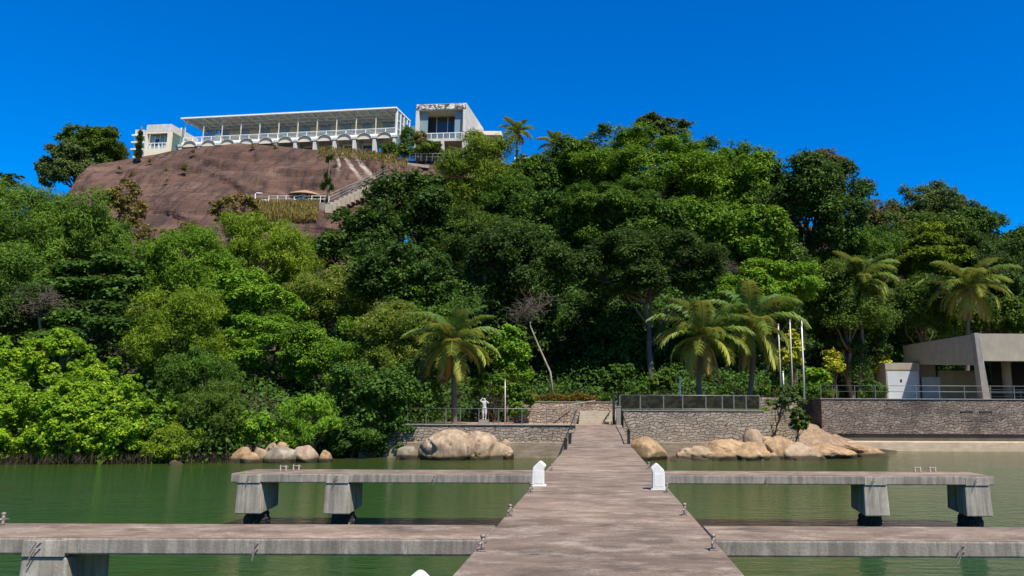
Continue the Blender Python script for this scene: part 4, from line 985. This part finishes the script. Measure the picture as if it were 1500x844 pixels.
T('broad-leaved tree with pale glossy leaves left of the yellow-green bamboo', (66, 445, 220, 545), 'deep', 'layer', 57, dens=1.2)
T('dull green tree behind the dead shrub at left', (-30, 420, 120, 520), 'dull', 'fine')
T('tall yellow-green feathery bamboo below the granite dome', (322, 326, 462, 440), 'yellow', 'soft', dens=1.1)
T('yellow-green feathery bamboo at the lower left of the granite dome', (215, 340, 335, 470), 'bright', 'soft')
T('bright yellow feathery bamboo clump in the left middle of the slope', (205, 435, 335, 560), 'yellow', 'soft')
T('column of bright green vines climbing between the feathery bamboos', (286, 376, 350, 480), 'vine', 'round')
T('mound of bright green vines in the middle of the left slope', (318, 400, 440, 492), 'vine', 'round')
T('fresh green tree arching over the dark hollow left of centre', (330, 462, 480, 556), 'vine', 'tier')
T('olive tree with pale blossoms right of the yellow-green bamboo', (428, 392, 565, 500), 'flower', 'fine')
T('green tree between the blossoming olive tree and the dark hollow', (420, 470, 540, 585), 'bright', 'fine')
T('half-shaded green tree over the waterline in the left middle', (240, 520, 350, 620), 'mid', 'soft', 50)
# big trees of the slope
T('large dark broad-leaved tree right below the granite dome, topmost of the dark pair', (538, 246, 668, 372), 'dark', 'broad')
T('large dark broad-leaved tree below the stairs and the straw parasol', (458, 304, 600, 420), 'dark', 'broad')
T('dark spreading broad-leaved tree in the centre left, below the dark pair', (520, 350, 668, 470), 'dark', 'broad', 68)
T('light olive feathery tree with visible pale branches below the white house', (648, 200, 756, 345), 'acacia', 'soft', bark='bark_pale')
T('grey-green tree below the light olive feathery tree', (655, 300, 770, 420), 'olive', 'fine')
T('dull green tree with loose crown in the picture centre', (690, 330, 832, 450), 'dull', 'round', 71)
T('dark tree at the skyline beside the hilltop palm', (752, 226, 856, 330), 'mid', 'round', 118)
T('rounded tree at the skyline right of the half-hidden palm', (826, 186, 926, 300), 'mid', 'round', 116)
T('wide flat umbrella-crowned tree highest on the skyline', (902, 171, 1022, 216), 'grey', 'tier', 122, dens=1.3, base=P(955, 300, 122))
T('large bright domed tree below the flat umbrella crown', (860, 196, 1050, 310), 'bright', 'tier', 108)
T('bright green tree on the right shoulder of the central ridge', (1022, 222, 1134, 332), 'bright', 'round', 112)
T('large layered green tree in the centre of the slope', (838, 264, 990, 374), 'mid', 'tier', 96)
T('green tree left of the large layered one on the central slope', (752, 290, 870, 410), 'deep', 'round', 98)
T('fresh green tree with gaps of deep shade right of the large layered one', (960, 290, 1080, 390), 'bright', 'broad', 95)
T('light green broad-leaved tree left of the dark dense tree on the right', (1040, 296, 1152, 400), 'bright', 'broad', 92)
T('very dark dense rounded tree standing out on the right skyline', (1118, 234, 1268, 372), 'dark', 'round', 100, dens=1.7)
T('brownish-leaved crown peeking up behind the very dark dense tree', (1176, 217, 1252, 280), 'brown', 'fine', 108, dens=1.3, base=P(1214, 320, 108))
T('small brownish tree in the dip of the right skyline', (1250, 298, 1325, 366), 'brown', 'fine', 112, base=P(1290, 370, 112))
T('bluish green rounded tree topmost on the right skyline', (1304, 270, 1408, 350), 'grey', 'fine', 116, base=P(1356, 380, 116))
T('dark green tree stepping down the right skyline', (1376, 300, 1470, 386), 'deep', 'fine', 114, base=P(1420, 400, 114))
T('dark tree at the right photo edge on the skyline', (1456, 342, 1560, 430), 'deep', 'round', 110)
T('dark green tree at the far right below the skyline', (1440, 390, 1560, 480), 'dull', 'round', 102)
T('flat feathery yellowish tree between the two tall right palms', (1286, 336, 1404, 432), 'acacia', 'tier', 104)
T('large dull dark dome-shaped tree in the centre right of the slope', (838, 344, 1056, 452), 'dull', 'tier', 71, dens=1.2)
T('bright low green tree at the right foot of the dull dome-shaped tree', (1056, 384, 1196, 470), 'vine', 'tier', 74)
T('olive tree left of the tall right palm', (1176, 374, 1290, 496), 'olive', 'fine', 79)
T('shaded loose tree with bare limbs behind the reddish dead tree', (690, 420, 812, 550), 'dull', 'broad', 72)
T('dark tree in the deep shade behind the terraces', (800, 440, 910, 570), 'dark', 'round', 77)  # dark leaf colour picked to deepen the shade below the overhanging crowns
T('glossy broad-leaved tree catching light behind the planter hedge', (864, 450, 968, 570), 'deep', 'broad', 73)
T('shaded green tree behind the left pair of coconut palms', (950, 440, 1080, 566), 'dark', 'round', 78)  # shade of the hollow partly put into the dark leaf colour
T('shaded tree behind the flagpoles', (1070, 450, 1190, 566), 'dark', 'fine', 80)  # darkest leaves again, adding painted shade to the hollow
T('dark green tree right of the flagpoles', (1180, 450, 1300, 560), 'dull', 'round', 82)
T('olive tree behind the left end of the pavilion', (1290, 410, 1400, 520), 'olive', 'fine', 98)
T('brownish green tree behind the pavilion roof at the right', (1400, 440, 1530, 510), 'olive', 'round', 98)
T('bright green leafy tree right of the reddish dead tree and left palm', (712, 478, 776, 575), 'vine', 'round', 60)
T('pale blossoming tree behind the left coconut palm', (510, 450, 640, 560), 'flower', 'fine', 60)
T('deep green bushy tree overhanging the water left of the big boulder', (476, 530, 640, 662), 'deep', 'round', 52.5, dens=1.2)
T('fresh green tree top above the overhanging bushy tree', (560, 420, 680, 520), 'mid', 'round', 66)
T('dark green tree in the dip below the brownish skyline tree', (1180, 330, 1300, 440), 'mid', 'fine', 100)
T('dull green tree below the bluish green skyline tree', (1290, 320, 1420, 430), 'olive', 'round', 110)
T('dense dark tree between the two right skyline trees and the tall right palm', (1385, 350, 1500, 450), 'dull', 'fine', 106)
T('dark tree filling the valley left of the very dark dense tree', (1060, 330, 1180, 420), 'deep', 'round', 98)
T('green tree on the shoulder right of the very dark dense tree', (1225, 330, 1330, 410), 'deep', 'fine', 106)
T('dark leafy tree in the middle of the central slope below the bright domed tree', (880, 300, 1010, 400), 'mid', 'round', 93)
T('bright green tree filling the skyline dip left of the very dark dense tree', (1040, 222, 1150, 330), 'bright', 'round', 114, dens=1.5)
T('dense green tree on the ridge behind the bright domed tree', (960, 208, 1100, 320), 'mid', 'round', 118)
T('green tree on the ridge between the half-hidden palm and the domed tree', (800, 212, 910, 320), 'olive', 'round', 119)
T('dense rounded tree behind the flat feathery yellowish tree', (1262, 312, 1410, 410), 'dull', 'round', 114)
T('rounded tree between the two highest crowns of the right skyline', (1336, 286, 1446, 370), 'grey', 'round', 118, dens=1.4)
T('dark tree closing the right skyline beyond the tall right palm', (1420, 330, 1540, 420), 'deep', 'round', 112)
# shrubs along the water
S('bright yellow-green shrub at the lower left edge of the photo', (-70, 556, 70, 702), 'shrub', 'shrub', 43.5)
S('bright shrub rising highest in the lower left corner', (40, 486, 140, 590), 'shrub', 'shrub', 48)
S('bright shrub at the left photo edge behind the waterside ones', (-60, 494, 56, 600), 'shrub', 'shrub', 47)
S('big bright yellow-green shrub overhanging the water, second from the left', (46, 562, 164, 700), 'shrub', 'shrub', 43.8)
S('bright shrub at the right end of the lower left thicket', (122, 570, 224, 696), 'shrub', 'shrub', 44)
S('bright rounded shrub above the right end of the lower left thicket', (110, 528, 212, 616), 'shrub', 'shrub', 46.5)
S('half-shaded bright shrub right of the lower left thicket', (186, 582, 266, 688), 'bright', 'shrub', 45)
S('olive shrub with reddish stems above the shore left of the rocks', (262, 566, 356, 676), 'olive', 'soft', 46)
S('small round green shrub left of the left rock cluster', (342, 600, 406, 660), 'vine', 'round', 46.6)
S('low yellowish shrub with roots at the waterline right of the thicket', (204, 626, 300, 684), 'yellow', 'soft', 44.6)
S('light green creeper bush above the round tan boulder', (410, 586, 494, 662), 'vine', 'soft', 48)
S('dark low shrub hanging over the water behind the left rocks', (466, 606, 566, 672), 'deep', 'fine', 49.5, dens=1.2)
S('dark leafy shrub hanging over the grey angular boulder', (540, 616, 626, 668), 'deep', 'round', 51)
S('leafy green bush behind the slim pale pole and statue', (742, 562, 782, 618), 'mid', 'round', 55.5)
S('round clipped bush at the right end of the planter hedge', (868, 574, 896, 592), 'mid', 'fine', 61)
S('yellow leafy shrub right of the flagpoles', (1206, 510, 1236, 556), 'lime', 'broad', 76, dens=1.3)
S('yellow-leaved bush behind the flagpoles', (1140, 486, 1174, 546), 'lime', 'broad', 70, dens=1.0)
S('yellow variegated bush left of the white service booth', (1274, 522, 1302, 550), 'lime', 'broad', 80, dens=1.3)
S('green leafy plant between the yellow shrubs', (1174, 540, 1214, 574), 'vine', 'broad', 70)
S('small dark agave-like bush at the wall edge below the yellow bush', (1258, 558, 1296, 586), 'deep', 'soft', 63.5)
S('small grey-green bush between the topmost round boulder and the stone wall', (1106, 614, 1132, 634), 'grey', 'fine', 52.6)
S('low green hedge on the lawn right of the flagpoles', (1156, 562, 1228, 586), 'mid', 'fine', 64.5)
S('low green plants on the lawn left of the flagpoles', (1090, 566, 1140, 582), 'olive', 'fine', 62)
S('bushes in light behind the palm at the planter end', (880, 530, 930, 578), 'deep', 'round', 64)
S('big-leaved shrub at the left behind the glass fence', (950, 545, 990, 582), 'olive', 'broad', 62)
tree('small_tree', 'small airy grey-green tree leaning on the right shore rocks', 'tree', (1126, 568, 1176, 618), 53.6, 'grey', 'open', dens=1.6, base=P(1131, 628, 53.6))
tree('small_tree', 'thin dark sapling right of the airy grey-green tree', 'tree', (1156, 596, 1182, 646), 54, 'olive', 'open', dens=1.5, base=P(1166, 648, 54))
T('small leaning tree with forked trunk behind the statue', (690, 540, 748, 592), 'mid', 'open', 56, dens=1.4)
T('tall green tree filling the dip right of the white house', (700, 250, 800, 350), 'mid', 'fine', 112)
S('sunlit bush beside the dark gap below the white house', (590, 208, 660, 238), 'olive', 'fine', 124)
S('yellow-flowering bush before the white house', (604, 192, 628, 222), 'dry', 'open', 126, dens=2)
S('leafy plant at the right end of the glazed hall', (588, 186, 608, 222), 'mid', 'soft', 128)
S('green bush at the foot of the glazed hall, right end', (556, 208, 594, 236), 'olive', 'fine', 126)
# clipped hedge
hd = thing('hedge', 'clipped green and rust-red hedge on the planter wall', 'hedge', (-2, 60.8, 3.7))
N = 9000; pos = np.stack([rng.uniform(-6.3, -.1, N), rng.uniform(60.3, 61.4, N), 3.72 + .55 * rng.random(N) ** .6], 1); pos[:, 2] += .12 * np.sin(pos[:, 0] * 3)
leaves_mesh('foliage', pos, unit(rng.normal(size=(N, 3)) + [0, -.4, .6]), .12, .6, rng.random(N), LEAF['hedge'], hd)
# rock tufts and yuccas
def tuft(lb, px, py, h, n=40, lf='olive', name='agave'):
    p = rock_at(px, py); k = p.y / F; L = h * k; p.y -= .6
    t = thing(name, lb, 'plant', p); V = []; q = []
    for i in range(n):
        a = rnd.uniform(0, 6.28); e = rnd.uniform(.25, 1.4); d = Vector((math.cos(a) * math.cos(e), math.sin(a) * math.cos(e), math.sin(e))); s_ = Vector((-math.sin(a), math.cos(a), 0)) * L * .06
        l = L * rnd.uniform(.7, 1.1); V += [-s_, s_, d * l * .6 + s_, d * l * .6 - s_, d * l + Vector((0, 0, -.1 * l))]; b = len(V) - 5; q += [(b, b + 1, b + 2, b + 3), (b + 3, b + 2, b + 4, b + 4)]
    me = bpy.data.meshes.new('blades'); me.from_pydata([tuple(v) for v in V], [], [f if f[2] != f[3] else f[:3] for f in q]); 
    at = me.attributes.new('tint', 'FLOAT', 'POINT'); at.data.foreach_set('value', np.repeat(rng.random(n) * .9, 5).astype(np.float32))
    link('blades', me, LEAF[lf], t)
tuft('spiky green agave in the upper middle of the granite dome', 273, 252, 12)
tuft('small spiky plant left of the spiky agave on the dome', 246, 253, 7)
tuft('dry spiky tuft high on the left of the dome', 197, 260, 9, lf='dry')
tuft('dry tuft on the dome below the apartment block', 222, 240, 9, lf='dry')
tuft('pale dry grass tuft at the left upper edge of the dome', 178, 250, 8, lf='dry')
tuft('small yellow-green tuft below the left end of the glazed hall', 285, 226, 7, lf='olive')
tuft('dry tuft on the rock crest under the hall arches', 372, 219, 9, lf='dry')
tuft('dry tuft on the rock crest at the hall middle', 405, 218, 8, lf='dry')
tuft('single dark tuft right of the tall yucca on the dome', 493, 250, 9, lf='dark')
tuft('dark plant at the right edge of the bare dome', 562, 250, 11, lf='dark')
tuft('tiny dry tuft in the middle of the dome', 247, 268, 6, lf='dry')
def yucca(lb, px, py, hpx, heads):
    p = rock_at(px, py); p.y -= 1.0; k = p.y / F
    t = thing('yucca', lb, 'plant', p); mb = MB(); limb(mb, p - Vector((0, 0, .3)), p + Vector((.1, 0, hpx * k)), .24, .14, 5, .05); obj('trunk', mb, M['bark'], t, True)
    pos, nr = [], []
    for (dx, dy, r) in heads:
        n = int(r * r * 14); d = unit(rng.normal(size=(n, 3))); pos.append(np.array(p) + np.array([dx * k, 0, dy * k]) + d * r * k * rng.uniform(.2, 1, (n, 1)) * [.8, .8, 1.2]); nr.append(unit(np.cross(d, rng.normal(size=(n, 3)))))
    pos = np.concatenate(pos); nr = np.concatenate(nr)
    leaves_mesh('foliage', pos, nr, 5.5 * k, .2, rng.normal(.4, .2, len(pos)), LEAF['dull'], t, 1.5)
yucca('tall shaggy yucca standing on the dome above the stairs', 482, 298, 72, [(-7, 24, 5), (6, 22, 4), (0, 32, 6), (-2, 40, 5), (1, 47, 3), (-1, 66, 5), (3, 70, 3)])
yucca('slim columnar conifer before the white apartment building', 207, 236, 52, [(0, 8, 6), (0, 20, 6), (0, 32, 5), (0, 41, 4)])
# palms
def palm(lb, base, crown, nf, Lf, dry=3, rot=0, sag=.85, m='palm', tr=.17, grp=None, lean=0, name='coconut_palm'):
    b = Vector(base); c = Vector(crown)
    t = thing(name, lb, 'palm', b, group=grp)
    mb = MB(); pts = []; K = 12
    for i in range(K + 1):
        u = i / K; q = b.lerp(c, u); q.x += lean * math.sin(u * math.pi) ; q.z -= .5 * (1 - u); pts.append(q)
    mb.tube(pts, [tr * (1.35 - .5 * i / K) for i in range(K + 1)], 9); obj('trunk', mb, M['bark_palm'], t, True)
    hb = MB(); hb.tube([c - Vector((0, 0, .5)), c, c + Vector((0, 0, .55))], [tr * .9, tr * 1.5, tr * .4], 8); obj('crownshaft', hb, M['bark_palm'], t, True)
    for f in range(nf + dry):
        isd = f >= nf
        u = f / max(1, nf - 1); az = rot + f * 2.39996 + rnd.uniform(-.15, .15)
        el = R(78 - 95 * u + rnd.uniform(-6, 6)) if not isd else R(rnd.uniform(-50, -30))
        L = Lf * (rnd.uniform(.88, 1.08) if not isd else .8) * (.8 + .2 * math.sin(math.pi * min(1, u + .2)))
        hd = Vector((math.cos(az), math.sin(az), 0)); up = Vector((0, 0, 1)); pos = c + Vector((0, 0, .3 if not isd else 0)); n = 26; rp = []; e = el; step = L / n
        for i in range(n + 1):
            rp.append(pos.copy()); dv = hd * math.cos(e) + up * math.sin(e); pos = pos + dv * step
            e -= sag * (1.5 + .5 * u) / n * (1.0 if e > -1.35 else 0.0) * (.5 + i / n)
        V = []; q = []; ti = []
        side = hd.cross(up)
        for i in range(2, n + 1):
          for hfr in (0, .5):
            p0 = rp[i] if hfr == 0 else rp[i].lerp(rp[i - 1], .5); dv = (rp[i] - rp[i - 1]).normalized(); nup = side.cross(dv).normalized()
            if nup.z < 0: nup = -nup
            v_ = i / n; ll = L * .29 * (math.sin(math.pi * (.12 + .8 * v_)) ** .7) * rnd.uniform(.8, 1.12)
            if isd: ll *= .8
            for sg in (-1, 1):
                d1 = (side * sg * .8 + dv * .55 + nup * rnd.uniform(.05, .3)).normalized(); drop = (.5 + .35 * rnd.random()) * (1.3 if isd else 1)
                a1 = p0 + d1 * ll * .5 - up * ll * .1 * drop; a2 = p0 + d1 * ll * .86 - up * ll * .62 * drop
                wd = dv * ll * .046 + nup * .016
                bb = len(V); V += [p0 - wd, p0 + wd, a1 + wd * 1.3, a1 - wd * 1.3, a2]; q += [(bb, bb + 1, bb + 2, bb + 3), (bb + 3, bb + 2, bb + 4)]
                tt_ = .36 + .7 * (u - .5) + rnd.gauss(0, .09) + .14 * v_; ti += [tt_] * 5
        for i in range(0, n, 2):
            j = min(i + 2, n); w0, w1 = .05 * (1 - i / n) + .012, .05 * (1 - j / n) + .012
            bb = len(V); V += [rp[i] + side * w0, rp[i] - side * w0, rp[i] - up * w0 * 1.4, rp[j] + side * w1, rp[j] - side * w1, rp[j] - up * w1 * 1.4]
            q += [(bb, bb + 1, bb + 4, bb + 3), (bb + 1, bb + 2, bb + 5, bb + 4), (bb + 2, bb, bb + 3, bb + 5)]; ti += [.9] * 6
        off = LOC[t]; me = bpy.data.meshes.new('frond'); me.from_pydata([tuple(v - off) for v in V], [], q)
        at = me.attributes.new('tint', 'FLOAT', 'POINT'); at.data.foreach_set('value', np.clip(np.array(ti, np.float32), 0, 1))
        link('frond', me, LEAF['palm_dry' if isd else m], t)
    nb_ = 5 if tr > .12 else 0
    for i in range(nb_):
        a = i * 1.3; mb = MB(); q = c + Vector((math.cos(a) * .3, math.sin(a) * .3, -.25)); mb.tube([q + Vector((0, 0, .16)), q + Vector((0, 0, .08)), q, q - Vector((0, 0, .1)), q - Vector((0, 0, .15))], [.02, .11, .13, .09, .02], 8); obj('coconut', mb, M['straw'], t, True)
def at_ground(px, Y, z=None):
    x = X_(px, Y); return (x, Y, H(x, Y) if z is None else z)
palm('coconut palm with yellowing fronds left of the statue', at_ground(667, 54, 2.08), P(664, 510, 54), 24, 4.0, 4, .4)
palm('coconut palm behind the smoked glass fence, left one of the pair', at_ground(1027, 54.3, 3.0), P(1031, 500, 54.0), 23, 4.3, 4, 1.3, lean=-.25)
palm('coconut palm behind the smoked glass fence, right one beside the flagpoles', at_ground(1091, 57, 3.0), P(1100, 486, 57), 18, 4.9, 2, 2.2, sag=1.05, lean=.3)
palm('tall slender coconut palm left of the yellow-leaved bush at right', at_ground(1251, 80), P(1260, 416, 78), 20, 4.8, 4, .9, lean=.4)
palm('tall coconut palm above the pavilion roof', at_ground(1412, 90), P(1418, 426, 90), 22, 6.0, 5, .2, tr=.25)
palm('tall coconut palm standing alone on the hilltop beside the white house', P(757, 250, 128), P(757, 196, 128), 22, 3.6, 2, .7, tr=.2)
palm('half-hidden coconut palm at the skyline right of the lone hilltop palm', P(812, 250, 126), P(813, 216, 126), 18, 3.6, 1, 1.7, tr=.2)
palm('palm top with pale fronds behind the flat feathery yellowish tree', P(1345, 400, 112), P(1342, 345, 112), 14, 3.6, 3, .5, tr=.2)
# dead trees
def dead(lb, base, via, top, spread, r, n=70, name='dead_tree', leafy=None):
    b = Vector(base); t = thing(name, lb, 'dead tree', b); mb = MB(); vi = [Vector(v) for v in via]; c = Vector(top)
    pts = [b - Vector((0, 0, .4))] + vi + [c]; mb.tube(pts, [r * (1 - .6 * i / len(pts)) for i in range(len(pts))], 7); obj('trunk', mb, M['bark_pale'], t, True)
    tw = MB()
    for i in range(n):
        a = pts[-1].lerp(pts[-2], rnd.random() * .8); d = Vector((rnd.gauss(0, 1), rnd.gauss(0, .8), abs(rnd.gauss(.4, .7)))).normalized(); e = a + d * spread * rnd.uniform(.4, 1.05)
        pp = limb(tw, a, e, r * .22, .012, 4, .25)
        for j in range(5):
            s_ = pp[rnd.choice([2, 3, 4])]; limb(tw, s_, s_ + Vector((rnd.gauss(0, 1), rnd.gauss(0, 1), rnd.gauss(.1, .8))).normalized() * spread * .4, .022, .008, 3, .3)
    obj('twigs', tw, M['bark_dead'], t, fixn=False)
    return t
dead('reddish dead tree with thin curved pale trunk behind the planter hedge', P(812, 584, 61.5), [P(806, 545, 61.5), P(788, 505, 61.5), P(777, 478, 61.5)], P(775, 455, 61.5), 2.3, .09, 34)
dead('grey leafless shrub on the left slope below the soft dark trees', P(62, 490, 58), [P(58, 470, 57.5)], P(54, 448, 57), 2.0, .12, 70, name='dead_shrub')
dead('bare twiggy shrub in the shade left of the olive tree', P(1066, 420, 88), [P(1066, 405, 88)], P(1066, 395, 88), 1.9, .1, 40, name='dead_shrub')
# loose stuff
def stuff(name, lb, pos, nrm, size, ratio, tint, lf, hang=0): tag(leaves_mesh(name, pos, nrm, size, ratio, tint, LEAF[lf], None, hang), lb, kind='stuff')
N = int(240000 * LEAFQ); a = rng.uniform(-140, 1640, N); f = rng.random(N); Y = ip(a, [-300, 300, 450, 560, 650, 900, 1120, 1200, 1330, 1700], [43, 44, 47, 52, 61, 66, 67, 77, 93, 97]) ; Y = Y + (128 - Y) * f
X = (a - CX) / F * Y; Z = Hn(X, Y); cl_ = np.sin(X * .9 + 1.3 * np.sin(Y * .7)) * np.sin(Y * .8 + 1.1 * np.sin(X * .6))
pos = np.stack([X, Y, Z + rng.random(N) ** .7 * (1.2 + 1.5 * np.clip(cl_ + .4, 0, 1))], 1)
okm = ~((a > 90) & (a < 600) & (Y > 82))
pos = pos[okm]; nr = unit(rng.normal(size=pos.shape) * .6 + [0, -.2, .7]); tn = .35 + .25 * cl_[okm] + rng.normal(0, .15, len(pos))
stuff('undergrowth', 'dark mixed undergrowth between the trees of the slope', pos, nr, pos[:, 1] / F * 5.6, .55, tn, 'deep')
# dry grass band under the rock terrace
N = 5000; a = rng.uniform(372, 470, N); py = 304 + rng.random(N) * 22; pos = np.array([rk(x, y) for x, y in zip(a, py)]); pos[:, 2] += rng.random(N) * .8
stuff('dry_grass', 'band of dry grass below the small rock terrace', pos, unit(rng.normal(size=(N, 3)) * [1, 1, .25]), .8, .12, rng.random(N), 'dry', 3)
N = 2000; a = rng.uniform(470, 600, N); py = np.array([rock_top(x) for x in a]) + 3 + rng.random(N) ** 2 * 12; pos = np.array([rk(x, y) for x, y in zip(a, py)]); pos[:, 2] += rng.random(N) * .6
stuff('crest_grass', 'dry grass along the crest below the glazed hall and white house', pos, unit(rng.normal(size=(N, 3)) * [1, 1, .4]), .6, .2, rng.random(N) * .8, 'dry', 2)
N = 26000; X = rng.uniform(1.6, 17, N); Y = rng.uniform(52.6, 68, N); z = np.full(N, 3.02); kk = (Y > 52.6) & (X < 11 + (Y - 52.4) * .38)
pos = np.stack([X, Y, z + rng.random(N) * .22], 1)[kk]
stuff('lawn_grass', 'sunlit grass of the lawn behind the smoked glass fence', pos, unit(rng.normal(size=pos.shape) * [1, 1, .3]), .3, .13, rng.random(len(pos)), 'yellow', 3)
# roots and stems at the waterline, left
N = 1100; a = rng.uniform(-30, 350, N); yv = ip(a, [-30, 150, 350], [42.6, 43.4, 45.2]) + rng.normal(0, .3, N); pos = np.stack([(a - CX) / F * yv, yv, rng.random(N) * .45], 1)
stuff('shore_roots', 'dark tangled roots and stems along the left waterline', pos, unit(rng.normal(size=(N, 3)) * [1, 1, .2]), .6, .06, rng.random(N), 'root', 3)
